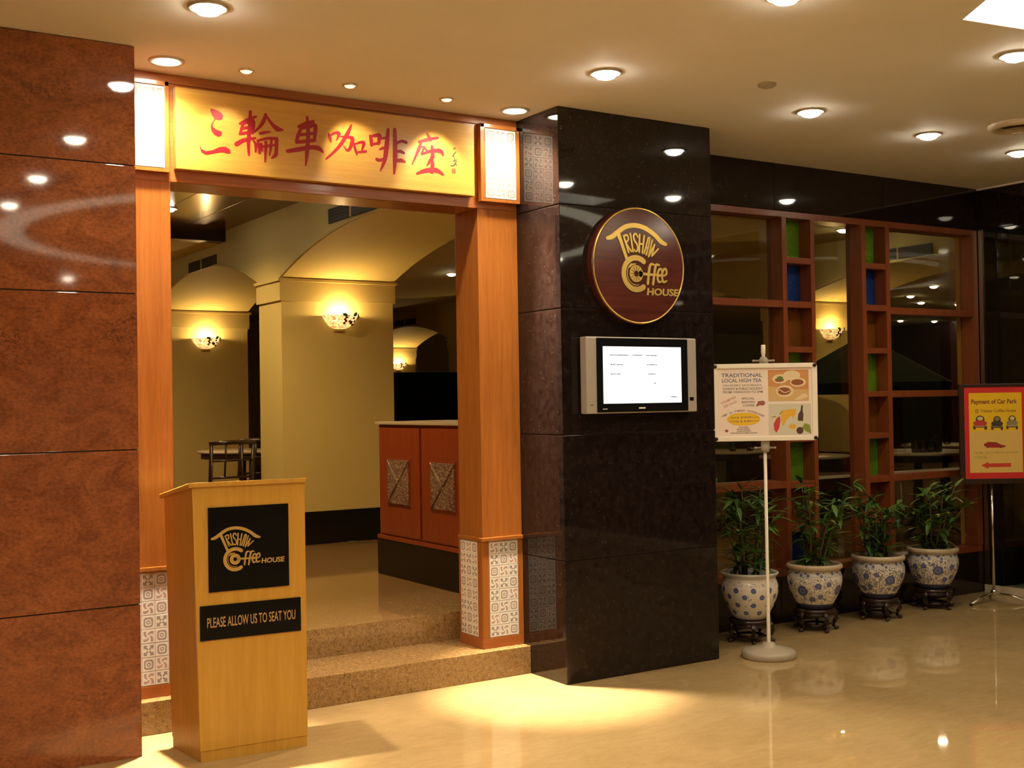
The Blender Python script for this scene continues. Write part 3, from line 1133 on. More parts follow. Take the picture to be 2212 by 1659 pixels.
# carved gold signboard
GLYPHS = [([[(164,295),(180,294),(201,288),(217,280),(224,266),(220,250),(204,244),(185,248),(173,263),(164,283)],[(168,226),(174,211),(188,200),(213,194),(219,186),(212,172)
    ,(200,166),(181,173),(167,190),(164,210)],[(111,117),(119,101),(140,93),(171,101),(208,120),(234,123),(255,112),(258,95),(244,92),(218,97),(177,86),(140,76),(118,86)
    ,(111,108)]],[([(186,249),(178,236),(170,222)],[4.4,2.9,5.1])]),([],[([(306,240),(337,257),(385,283)],[10.2,14.6,8.7]),([(358,303),(354,238),(347,163)
    ,(347,96)],[11.6,14.6,14.6,7.3]),([(322,247),(314,218),(304,192)],[10.2,11.6,7.3]),([(320,241),(349,252),(372,257),(368,202)],[7.3,10.2,14.6,10.2]),([(312,217)
    ,(368,232)],[10.2,10.2]),([(305,192),(368,207)],[10.2,11.6]),([(287,141),(323,163),(380,179)],[16.0,14.6,8.7]),([(371,165),(383,148),(381,114)],[5.8,13.1,7.3])
    ,([(434,300),(422,264),(401,234),(378,209)],[10.2,14.6,10.2,4.4]),([(433,298),(460,262),(492,236),(522,234)],[7.3,11.6,20.4,4.4]),([(405,205),(433,213)
    ,(456,218)],[10.2,10.2,5.8]),([(391,170),(399,144),(400,111)],[5.8,11.6,8.7]),([(392,168),(439,184),(487,188)],[7.3,10.2,13.1]),([(487,188),(486,152),(482,111)
    ,(462,93)],[13.1,13.1,14.6,5.8]),([(433,166),(431,116),(427,70)],[10.2,10.2,4.4]),([(410,154),(413,125)],[8.7,8.7]),([(461,175),(458,143),(451,104)],[8.7,10.2,4.4])
    ,([(399,136),(438,148),(479,157)],[8.7,10.2,7.3])]),([],[([(601,258),(639,277),(680,294)],[10.2,16.0,10.2]),([(647,310),(651,227),(643,137)
    ,(635,71)],[10.2,16.0,16.0,4.4]),([(613,251),(599,218),(588,181)],[11.6,14.6,10.2]),([(613,251),(653,262),(688,274),(683,203)],[8.7,11.6,17.5,11.6]),([(602,218)
    ,(683,236)],[11.6,11.6]),([(591,181),(683,201)],[11.6,14.6]),([(542,133),(597,147),(665,164),(705,163),(728,147)],[13.1,17.5,16.0,18.9,7.3])]),([],[([(758,243),(765,223)
    ,(770,203)],[5.8,14.6,7.3]),([(765,231),(791,248),(814,248),(801,213)],[5.8,10.2,16.0,4.4]),([(882,298),(860,252),(810,179),(745,116)],[7.3,16.0,13.1,7.3]),([(823,234)
    ,(860,235),(887,231),(879,193),(860,168),(838,189)],[5.8,10.2,16.0,14.6,10.2,2.9]),([(895,209),(901,182),(910,153)],[5.8,11.6,7.3]),([(899,204),(930,216),(950,215)
    ,(938,178)],[5.8,10.2,14.6,5.8]),([(917,165),(960,174)],[8.7,10.2])]),([],[([(986,255),(991,231),(992,208)],[10.2,16.0,11.6]),([(991,253),(1018,261),(1038,261)
    ,(1031,220)],[10.2,13.1,17.5,11.6]),([(994,212),(1036,225)],[10.2,10.2]),([(1087,299),(1076,207),(1064,139),(1039,83)],[11.6,20.4,16.0,4.4]),([(1030,243)
    ,(1077,256)],[8.7,10.2]),([(1037,192),(1053,199),(1078,205)],[5.8,11.6,8.7]),([(1021,140),(1037,137),(1070,152)],[13.1,13.1,7.3]),([(1125,303),(1125,225),(1123,152)
    ,(1117,75)],[13.1,18.9,18.9,7.3]),([(1127,230),(1161,247),(1188,243)],[10.2,11.6,13.1]),([(1129,188),(1153,194),(1175,187)],[7.3,13.1,8.7]),([(1125,144),(1160,148)
    ,(1179,142)],[10.2,14.6,8.7])]),([],[([(1313,301),(1329,272)],[8.7,17.5]),([(1265,254),(1315,271),(1374,286)],[11.6,14.6,10.2]),([(1279,259),(1260,213)
    ,(1221,132)],[8.7,14.6,4.4]),([(1268,225),(1289,231),(1302,226)],[4.4,7.3,4.4]),([(1293,230),(1284,208),(1272,193)],[8.7,8.7,2.9]),([(1339,239),(1342,186),(1323,156)
    ,(1307,133)],[10.2,18.9,13.1,3.6]),([(1334,179),(1341,146),(1336,105)],[8.7,17.5,16.0]),([(1278,191),(1337,214),(1390,218),(1405,197)],[8.7,14.6,18.9,7.3]),([(1299,223)
    ,(1314,208)],[7.3,8.7]),([(1250,89),(1299,108),(1362,116),(1403,97)],[8.7,17.5,20.4,8.7])]),([],[([(1479,244),(1468,236)],[4.4,3.6]),([(1482,223),(1463,201)
    ,(1475,199)],[3.6,5.1,2.9]),([(1474,191),(1473,170)],[3.6,4.4]),([(1461,172),(1485,181)],[2.9,4.4]),([(1484,172),(1467,149),(1449,150)],[4.4,5.1,2.9]),([(1476,163)
    ,(1486,152)],[3.6,3.6])])]


def signboard():
    t = thing('signboard', (-1.09, .38, 2.561), 'long gold wooden signboard carved with six red brush characters', 'signboard')
    bx('board', t, -1.887, -.292, .360, .400, 2.561, 2.938, M['gold'], .003)
    pl = Pl((-1.887, .3600, 2.561), (1, 0, 0), (0, 0, 1), (0, -1, 0), .001)
    for i, (P, ST) in enumerate(GLYPHS):
        mb = MB()
        h = .0012
        for p in P:
            poly(mb, pl, p, h, .0012)
            h += .00006
        for s, w in ST:
            stroke(mb, pl, s, [q * 1.3 for q in w], h, h)
            h += .00006
        o = mb.build('character' if i < 6 else 'signature', M['redink'] if i < 6 else M['blackink'], t)
        if i < 6:
            o['label'] = 'red brush character'
    mb = MB()
    rect(mb, pl, 1456, 110, 1479, 134, .0012, .0012)
    mb.build('seal_mark', plain('seal_brown', (.20, .07, .02), .5), t)


signboard()

# ------------------------------------------------------------------ round sign and television on the black pillar
LOGO = [([(-96.6,90.4),(-79.7,95.9),(-58.2,110.7),(-30.6,126.0),(3.5,130.5),(36.6,123.8),(67.1,108.3),(87.3,91.9),(105.3,85.4)],[9,14,13,13,13,13,13,14,9]),([(-59.8,104.9)
    ,(-49.9,83.0),(-39.0,56.2),(-30.6,36.6)],[13,11,10,10]),([(-41.1,99.1),(-25.0,56.3)],[5,5.5]),([(-41.1,99.1),(-29.0,102.8),(-26.1,90.7),(-34.5,81.6)],[5,5,5,4])
    ,([(-33.8,81.5),(-15.9,59.4)],[4.5,5]),([(-18.3,107.3),(-9.9,59.7)],[5.5,5.5]),([(7.3,98.8),(0.6,108.2),(-7.0,102.4),(-4.9,90.0),(4.0,79.6),(6.9,67.5),(-0.0,59.7)
    ,(-6.0,65.4)],[4,5.5,5.5,5.5,5.5,5.5,5.5,4]),([(13.5,106.6),(11.4,58.9)],[5.5,5.5]),([(29.5,104.1),(22.0,57.4)],[5.5,5.5]),([(12.4,82.0),(26.1,81.1)],[4.5,4.5])
    ,([(43.2,99.4),(28.1,56.2)],[5,5.5]),([(43.2,99.4),(48.5,96.0),(35.7,53.4)],[4,5,5.5]),([(33.7,73.1),(42.8,72.4)],[4,4]),([(56.9,94.0),(43.3,48.4)],[5,5]),([(44.0,48.3)
    ,(65.2,82.9)],[4.5,4.5]),([(65.2,82.9),(54.8,50.5)],[4.5,4.5]),([(54.8,50.5),(78.1,71.4)],[4.5,5]),([(62.2,26.7),(52.2,28.2),(45.9,16.7),(39.3,-25.5)],[5,7,8,7.5])
    ,([(80.6,26.8),(70.6,27.6),(65.1,15.2),(57.6,-26.3)],[5,7,8,7.5]),([(22.1,0.5),(53.4,-0.4),(84.1,0.2)],[8,6.5,5]),([(79.5,-3.2),(89.6,2.8),(87.4,15.8),(78.9,13.4)
    ,(73.3,-2.7),(77.7,-18.8),(90.1,-16.8)],[5,6,6.5,6.5,7,7,4]),([(94.9,-2.1),(105.1,3.9),(103.7,16.8),(95.1,14.5),(89.5,-2.4),(93.9,-18.6)
    ,(106.4,-15.1)],[5,6,6.5,6.5,7,7,4])]


def logo(parent, pl, mat, depth, local, house):
    mb = MB()
    h = depth
    for s, w in LOGO:
        stroke(mb, pl, s, w, h, depth)
        h += .00003
    mb.build('canopy_lettering', mat, parent, local=local)
    mb = MB()
    arc(mb, pl, 0, 0, 43, 15, math.radians(52), math.radians(305), depth + .0004, depth)
    arc(mb, pl, 0, 0, 31, 2.2, math.radians(120), math.radians(285), depth + .0005, depth)
    arc(mb, pl, 0, 0, 15.5, 15, 0, 2 * PI - .001, depth + .0006, depth, 36)
    stroke(mb, pl, [(-24, 16), (-14, 24), (-2, 26)], [3, 5, 3], depth + .0007, depth)
    mb.build('wheel_letter', mat, parent, local=local)
    mb = MB()
    text(mb, pl, 'HOUSE', *house, h=depth + .0002, bold=.03, shear=.12, depth=depth)
    mb.build('house_lettering', mat, parent, local=local)


def round_sign():
    t = thing('round_sign', (.487, -.025, 2.185), 'round maroon wooden sign with raised brass lettering and rim', 'sign')
    prof = [(.0005, .048), (.302, .048), (.315, .040), (.315, .0), (.0005, .0)]
    mb = MB()
    n = 72
    for (r0, d0), (r1, d1) in zip(prof[:-1], prof[1:]):
        vs = []
        for i in range(n):
            a = 2 * PI * i / n
            vs += [(.487 + r0 * math.cos(a), -d0, 2.185 + r0 * math.sin(a)), (.487 + r1 * math.cos(a), -d1, 2.185 + r1 * math.sin(a))]
        mb.add(vs, [(2 * i, 2 * ((i + 1) % n), 2 * ((i + 1) % n) + 1, 2 * i + 1) for i in range(n)], False)
    mb.build('disc', M['maroon'], t)
    mb = MB()
    mb.tube([(.487 + .308 * math.cos(2 * PI * i / 72), -.046, 2.185 + .308 * math.sin(2 * PI * i / 72)) for i in range(73)], .0045, 8, False)
    mb.build('brass_rim', M['brass'], t)
    pl = Pl((.461, -.048, 2.141), (1, 0, 0), (0, 0, 1), (0, -1, 0), .00198)
    logo(t, pl, M['brass'], .004, False, (36, -57, 146, -37))
    mb = MB()
    for k in range(12):
        a = 2 * PI * k / 12
        stroke(mb, pl, [(7 * math.cos(a), 7 * math.sin(a)), (20 * math.cos(a), 20 * math.sin(a))], [1.4, 1.4], .0052)
    mb.build('wheel_spokes', M['maroon'], t)


round_sign()


def television():
    t = thing('television', (.486, -.035, 1.397), 'wall-mounted silver flat television showing a bright white page', 'television')
    x0, x1, z0, z1 = .108, .860, 1.396, 1.799
    bx('cabinet', t, x0, x1, -.066, -.012, z0, z1, M['silver'], .008)
    bx('wall_bracket', t, .35, .62, -.014, .0, 1.5, 1.7, M['bezel'], .002)
    bx('bezel', t, x0 + .066, x1 - .066, -.070, -.060, z0 + .006, z1 - .006, M['bezel'], .003)
    sc = bx('screen', t, .214, .745, -.0715, -.068, 1.448, 1.748, glow('screen_light', (.80, .93, 1.0), 1.0), 0)
    pl = Pl((.214, -.0715, 1.448), (1, 0, 0), (0, 0, 1), (0, -1, 0), .001)
    mb = MB()
    for (a, b, y) in ((45, 170, 252), (195, 265, 252), (285, 365, 251), (46, 130, 202), (290, 365, 202), (48, 120, 152), (300, 350, 152), (335, 355, 102), (452, 500, 28)):
        x = a
        while x < b:
            w = RND.uniform(5, 13)
            rect(mb, pl, x, y, min(x + w, b), y + 5.5, .0006)
            x += w + 2.5
    mb.build('screen_text', plain('page_text', (.02, .05, .06), .6), sc)
    mb = MB()
    pl2 = Pl((x0, -.0702, z0), (1, 0, 0), (0, 0, 1), (0, -1, 0), .001)
    rect(mb, pl2, 340, 22, 385, 30, .0005)
    rect(mb, pl2, 100, 22, 130, 26, .0005)
    mb.build('maker_mark', M['white'], t)
    mb = MB()
    pl3 = Pl((x0, -.0662, z0), (1, 0, 0), (0, 0, 1), (0, -1, 0), .001)
    rect(mb, pl3, 700, 60, 728, 80, .0005)
    rect(mb, pl3, 22, 44, 44, 47, .0005)
    mb.build('side_badge', M['bezel'], t)


television()


# ------------------------------------------------------------------ lectern
def lectern():
    t = thing('lectern', (-1.988, -.203, 0), 'pale maple lectern with two black notice plates, standing before the entrance steps', 'lectern', rz=math.radians(-3.6))
    w, d = .462, .300
    mat = M['maple']
    # front panel leans out a little: wider at the top
    def slab(name, pts_bottom, pts_top, th=None, bev=.002):
        n = len(pts_bottom)
        mb = MB().add([(*p,) for p in pts_bottom] + [(*p,) for p in pts_top],
                      [tuple(range(n))[::-1], tuple(range(n, 2 * n))] + [(i, (i + 1) % n, n + (i + 1) % n, n + i) for i in range(n)])
        return mb.build(name, mat, t, bev, True)
    e, g = .022, .045          # the sides splay outwards to the speaker's side
    h0, h1 = 1.132, 1.075       # heights of the front and the speaker's side
    slab('front_panel', [(0, 0, .045), (w, 0, .045), (w, .02, .045), (0, .02, .045)], [(-e, 0, h0), (w, 0, h0), (w, .02, h0 - .004), (-e, .02, h0 - .004)])
    slab('side_panel', [(0, .02, .045), (.02, .02, .045), (.02 - g, d, .045), (-g, d, .045)],
         [(-e, .02, h0 - .004), (-e + .02, .02, h0 - .004), (-e + .02 - g, d, h1), (-e - g, d, h1)])
    slab('side_panel', [(w - .02, .02, .045), (w, .02, .045), (w + g, d, .045), (w - .02 + g, d, .045)],
         [(w - .02, .02, h0 - .004), (w, .02, h0 - .004), (w + g, d, h1), (w - .02 + g, d, h1)])
    slab('shelf', [(.02, .02, .62), (w - .02, .02, .62), (w - .02, d - .01, .62), (.02, d - .01, .62)],
         [(.02, .02, .638), (w - .02, .02, .638), (w - .02, d - .01, .638), (.02, d - .01, .638)])
    slab('plinth', [(.003, .003, 0), (w - .003, .003, 0), (w - .003 + g, d - .003, 0), (.003 - g, d - .003, 0)],
         [(.003, .003, .045), (w - .003, .003, .045), (w - .003 + g, d - .003, .045), (.003 - g, d - .003, .045)], bev=.001)
    x0, x1 = -e - .016, w + .006
    slab('slanted_top', [(x0, -.010, h0 + .001), (x1, -.010, h0 + .001), (x1 + g, d + .02, h1 - .004), (x0 - g, d + .02, h1 - .004)],
         [(x0, -.010, h0 + .021), (x1, -.010, h0 + .021), (x1 + g, d + .02, h1 + .016), (x0 - g, d + .02, h1 + .016)], bev=.004)
    pa = bx('logo_plate', t, .042, .386, -.006, .0, .696, 1.046, M['sheet'], .001, True)
    pl = Pl((.153, -.006, .826), (1, 0, 0), (0, 0, 1), (0, -1, 0), .001)
    logo(pa, pl, M['goldprint'], .0004, True, (112, -26, 211, -4))
    pb = bx('notice_plate', t, .004, .436, -.006, .0, .499, .642, M['sheet'], .001, True)
    mb = MB()
    pl = Pl((.004, -.006, .499), (1, 0, 0), (0, 0, 1), (0, -1, 0), .001)
    text(mb, pl, 'PLEASE ALLOW US TO SEAT YOU', 29, 51, 407, 93, .0005, .008)
    mb.build('notice_lettering', plain('tan_print', (.46, .27, .10), .5), pb, local=True)


lectern()


# ------------------------------------------------------------------ lattice window
def lattice():
    t = thing('window_1', (2.6, .62, .30), kind='structure')
    t['label'] = 'red-brown timber lattice window with two ladders of coloured glass'
    Y0, Y1, YG = .552, .690, .655
    mt = M['lattice']
    bx('top_rail', t, 1.051, 4.19, Y0, Y1, 2.648, 2.690, mt, .002)
    bx('bottom_rail', t, 1.051, 4.19, Y0 + .004, Y1, .301, .345, mt, .002)
    bx('inner_sill', t, 1.051, 4.19, Y1 + .001, .735, .902, .920, M['stone'], .002)
    V = [(1.051, 1.10), (2.163, 2.203), (2.427, 2.463), (2.923, 2.965), (3.170, 3.213), (4.128, 4.188)]
    for a, b in V:
        bx('mullion', t, a, b, Y0 - .002, Y1, .345, 2.648, mt, .002)
    RZ = [(2.350, 2.390), (2.058, 2.100), (1.762, 1.800), (1.462, 1.500), (1.172, 1.210), (.868, .912), (.585, .622)]
    cols = [GREEN, BLUE, AMBER, GREEN, AMBER, GREEN, AMBER, BLUE]
    for a, b in ((2.203, 2.427), (2.965, 3.170)):
        tops = [2.648] + [r[0] for r in RZ]
        bots = [r[1] for r in RZ] + [.345]
        for za, zb in RZ:
            bx('rung', t, a, b, Y0, Y1, za, zb, mt, .002)
        for k in range(8):
            bx('coloured_pane', t, a, b, YG - .003, YG + .003, bots[k], tops[k], cols[k], 0)
    for (a, b), rails in (((1.10, 2.163), [(2.056, 2.102), (.874, .920)]), ((2.463, 2.923), []), ((3.213, 4.128), [(2.042, 2.089), (1.456, 1.502), (.868, .917)])):
        zs = [2.648]
        for za, zb in rails:
            bx('rail', t, a, b, Y0, Y1, za, zb, mt, .002)
            zs += [zb, za]
        zs.append(.345)
        for k in range(0, len(zs), 2):
            bx('pane', t, a, b, YG - .002, YG + .002, zs[k + 1], zs[k], M['glass'], 0)
    bx('stop_bead', t, 4.116, 4.128, YG + .003, Y1, .345, 2.648, M['maple'], .001)


lattice()


# ------------------------------------------------------------------ tea poster on its stand
def rrect(x0, y0, x1, y1, r, n=5):
    pts = []
    for cx, cy, a in ((x1 - r, y1 - r, 0), (x0 + r, y1 - r, PI / 2), (x0 + r, y0 + r, PI), (x1 - r, y0 + r, 1.5 * PI)):
        pts += [(cx + r * math.cos(a + PI / 2 * i / n), cy + r * math.sin(a + PI / 2 * i / n)) for i in range(n + 1)]
    return pts


def ink(name, c, rough=.55):
    return plain(name, c, rough)


def tea_stand():
    t = thing('poster_stand', (1.308, -.127, 0), 'white framed tea menu board on a round-based pole before the first plant pot', 'sign stand', rz=-.5696)
    MB().lathe([(.0005, .0), (.148, .0), (.152, .008), (.152, .030), (.140, .042), (.075, .056), (.040, .066), (.030, .084), (.0005, .084)], 44).build(
        'base', M['greyp'], t, local=True)
    MB().lathe([(.0105, .084), (.0105, .42), (.0095, .425), (.0095, 1.70), (.0005, 1.70)], 16).build('pole', M['white'], t, local=True)
    MB().lathe([(.0004, 1.766), (.011, 1.766), (.013, 1.760), (.013, 1.72), (.010, 1.712), (.010, 1.695)], 16).build('pole_tip', M['white'], t, local=True)
    for z in (1.672, 1.178):
        c = MB()
        c.lathe([(.010, -.020), (.022, -.020), (.026, -.008), (.026, .010), (.016, .026), (.010, .026)], 16, (0, 0, z))
        c.tube([(-.052, 0, z + .004), (.052, 0, z + .004)], .006, 8)
        c.box(-.024, .024, -.016, .004, z - .014 if z > 1.4 else z, z + .004 if z > 1.4 else z + .050)
        o = c.build('clamp', M['clearp'], t, local=True)
        for s in (-1, 1):
            MB().lathe([(.0004, -.008), (.008, -.005), (.010, .0), (.008, .005), (.0004, .008)], 10, (s * .055, 0, z + .004)).build('knob', M['clearp'], o, local=True)
    x0, x1, z0, z1 = -.296, .298, 1.222, 1.660
    pl = Pl((0, -.012, 0), (1, 0, 0), (0, 0, 1), (0, -1, 0), 1.0)
    bd = MB()
    poly(bd, pl, rrect(x0, z0, x1, z1, .022), .004, .016)
    poly(bd, Pl((0, .0, 0), (1, 0, 0), (0, 0, 1), (0, 1, 0)), rrect(x0, z0, x1, z1, .022), 0)
    bd.build('backing_board', M['white'], t, local=True)
    for k, (a, b, c, d) in enumerate(((x0 + .012, x1 - .012, z1 - .026, z1), (x0 + .012, x1 - .012, z0, z0 + .026), (x0, x0 + .030, z0 + .014, z1 - .014), (x1 - .030, x1, z0 + .014, z1 - .014))):
        bx('frame_strip', t, a, b, -.026, -.016, c, d, M['white'], .004, True)
    for sx, sz in ((x0 + .016, z1 - .014), (x1 - .016, z1 - .014), (x0 + .016, z0 + .014), (x1 - .016, z0 + .014)):
        MB().lathe([(.0004, .0), (.010, .0), (.011, .003), (.008, .006), (.0004, .007)], 12).build('corner_cap', M['bezel'], t, local=True).matrix_local = \
            Matrix.Translation((sx, -.026, sz)) @ Matrix.Rotation(PI / 2, 4, 'X')
    # printed sheet; artwork units are thousandths of a metre from the lower corner of the board
    PO = bx('printed_sheet', t, x0 + .028, x1 - .028, -.0185, -.0165, z0 + .024, z1 - .024, ink('poster_paper', (.86, .74, .66)), 0, True)
    A = Pl((x0, -.0186, z0), (1, 0, 0), (0, 0, 1), (0, -1, 0), .001)
    q = lambda zx, zy: ((zx - 132) * .389, (1470 - zy) * .3965)

    def tx(mb, s, zx0, zy0, zx1, zy1, bold=.0, shear=0, rot=0, h=.0005):
        a = q(zx0, zy1)
        b = q(zx1, zy0)
        text(mb, A, s, a[0], a[1], b[0], b[1], h, bold, shear, rot)
    mb = MB()
    tx(mb, 'TRADITIONAL', 268, 500, 860, 556, .012)
    tx(mb, 'LOCAL HIGH TEA', 275, 576, 850, 630, .012)
    mb.build('title_print', ink('print_slate', (.10, .12, .20)), PO, local=True)
    mb = MB()
    tx(mb, 'ON EVERY SATURDAY,', 285, 660, 860, 690, .008)
    tx(mb, 'SUNDAY & PUBLIC HOLIDAY', 285, 704, 865, 737, .012)
    tx(mb, 'FROM 1200NOON TO 6PM', 285, 752, 865, 784, .008)
    tx(mb, 'SPECIAL', 555, 848, 745, 876, .012)
    tx(mb, 'BREWED', 555, 898, 750, 928, .012)
    tx(mb, 'COFFEE', 570, 948, 740, 976, .012)
    # four lines of small print too fine to read
    rr = random.Random(3)
    for zx0, zx1, zy in ((510, 650, 1271), (480, 670, 1298), (480, 690, 1325), (388, 775, 1353)):
        zx = zx0
        while zx < zx1:
            e = min(zx + rr.uniform(9, 20), zx1)
            rect(mb, A, *q(zx, zy + 6), *q(e, zy - rr.uniform(4, 8)), .0005)
            zx = e + 5
    mb.build('detail_print', ink('print_grey', (.13, .11, .12)), PO, local=True)
    mb = MB()
    tx(mb, 'UNLIMITED', 245, 868, 480, 898, .01, 0, .40)
    tx(mb, 'SERVING!', 285, 925, 490, 955, .01, 0, .40)
    mb.build('offer_print', ink('print_rose', (.50, .16, .16)), PO, local=True)
    mb = MB()
    s = 'Only at Trishaw Coffeehouse'
    n = len(s)
    for i, ch in enumerate(s):
        if ch == ' ':
            continue
        u = i / (n - 1)
        zx = 268 + 600 * u
        zy = 1135 - 100 * math.sin(PI * min(max(.06 + .88 * u, 0), 1))
        rot = math.atan2(100 * PI * .88 * math.cos(PI * (.06 + .88 * u)), 600)
        tx(mb, ch, zx - 9, zy - 17, zx + 9, zy + 12, .012, 0, rot)
    tx(mb, 'Adult $18.80+++', 388, 1118, 795, 1146, .01, h=.0011)
    tx(mb, 'Child $ 8.80+++', 376, 1172, 800, 1202, .01, h=.0011)
    mb.build('price_print', ink('print_plum', (.22, .07, .09)), PO, local=True)
    mb = MB()
    ellipse(mb, A, *q(580, 1155), 94, 37, .0008, 40)
    mb.build('price_oval', ink('print_yellow', (.80, .52, .03)), PO, local=True)
    mb = MB()
    ellipse(mb, A, *q(850, 930), 19, 13, .0006, 20)
    poly(mb, A, [q(760, 975), q(800, 900), q(830, 905), q(815, 960), q(790, 972)], .0007)
    ellipse(mb, A, *q(330, 1320), 10, 8, .0006, 16)
    mb.build('cup_print', ink('print_brown', (.30, .10, .07)), PO, local=True)
    # photo of bowls
    mb = MB()
    a, b = q(945, 905), q(1535, 460)
    rect(mb, A, a[0], a[1], b[0], b[1], .0005)
    P1 = mb.build('bowl_photo', ink('photo_orange', (.58, .27, .09)), PO, local=True)
    mb = MB()
    poly(mb, A, [q(945, 905), q(1535, 905), q(1535, 745), q(1250, 735), q(945, 690)], .0007)
    mb.build('photo_table', ink('photo_straw', (.62, .42, .18)), PO, local=True)
    pale, food, herb, dk = ink('photo_cream', (.74, .60, .38)), ink('photo_food', (.26, .085, .03)), ink('photo_herb', (.10, .20, .04)), ink('photo_dark', (.08, .04, .03))
    mb = MB()
    ellipse(mb, A, *q(1120, 590), 44, 26, .0010, 28)
    ellipse(mb, A, *q(1290, 540), 48, 28, .0009, 28)
    ellipse(mb, A, *q(1380, 640), 45, 26, .0011, 28)
    ellipse(mb, A, *q(1185, 765), 50, 34, .0012, 28)
    poly(mb, A, [q(1320, 890), q(1450, 800), q(1510, 815), q(1520, 850), q(1400, 895)], .0010)
    mb.build('bowl_print', pale, PO, local=True)
    mb = MB()
    ellipse(mb, A, *q(1370, 640), 35, 17, .0014, 24)
    ellipse(mb, A, *q(1175, 765), 38, 22, .0015, 24)
    ellipse(mb, A, *q(1110, 605), 26, 11, .0013, 24)
    mb.build('food_print', food, PO, local=True)
    mb = MB()
    ellipse(mb, A, *q(1120, 578), 18, 11, .0016, 20)
    mb.build('herb_print', herb, PO, local=True)
    mb = MB()
    stroke(mb, A, [q(1075, 790), q(1110, 745), q(1180, 785), q(1260, 760)], [4, 5, 5, 4], .0018)
    mb.build('noodle_print', pale, PO, local=True)
    # photo of fruit drinks
    mb = MB()
    a, b = q(945, 1390), q(1560, 945)
    rect(mb, A, a[0], a[1], b[0], b[1], .0005)
    mb.build('drink_photo', ink('photo_mist', (.62, .60, .48)), PO, local=True)
    mb = MB()
    poly(mb, A, [q(1015, 1230), q(1060, 1150), q(1105, 1120), q(1115, 1180), q(1095, 1290), q(1050, 1360), q(1020, 1310)], .0010)
    mb.build('red_fruit_print', ink('photo_red', (.55, .05, .06)), PO, local=True)
    mb = MB()
    poly(mb, A, [q(1120, 1060), q(1200, 1030), q(1340, 1020), q(1345, 1080), q(1300, 1150), q(1270, 1110), q(1200, 1180), q(1150, 1270), q(1125, 1180)], .0009)
    ellipse(mb, A, *q(1290, 1270), 22, 13, .0009, 18)
    mb.build('orange_fruit_print', ink('photo_amber', (.75, .42, .04)), PO, local=True)
    mb = MB()
    poly(mb, A, [q(1422, 970), q(1445, 970), q(1440, 1060), q(1452, 1100), q(1442, 1195), q(1365, 1190), q(1375, 1095), q(1408, 1050)], .0010)
    ellipse(mb, A, *q(1395, 1330), 20, 20, .0010, 20)
    mb.build('bottle_print', dk, PO, local=True)
    mb = MB()
    poly(mb, A, [q(1420, 1290), q(1470, 1225), q(1540, 1250), q(1560, 1380), q(1480, 1340)], .0009)
    stroke(mb, A, [q(985, 1135), q(1040, 1125)], [4, 7], .0011)
    stroke(mb, A, [q(1110, 1090), q(1150, 1040)], [7, 4], .0012)
    mb.build('leaf_print', ink('photo_leaf', (.22, .26, .04)), PO, local=True)


tea_stand()


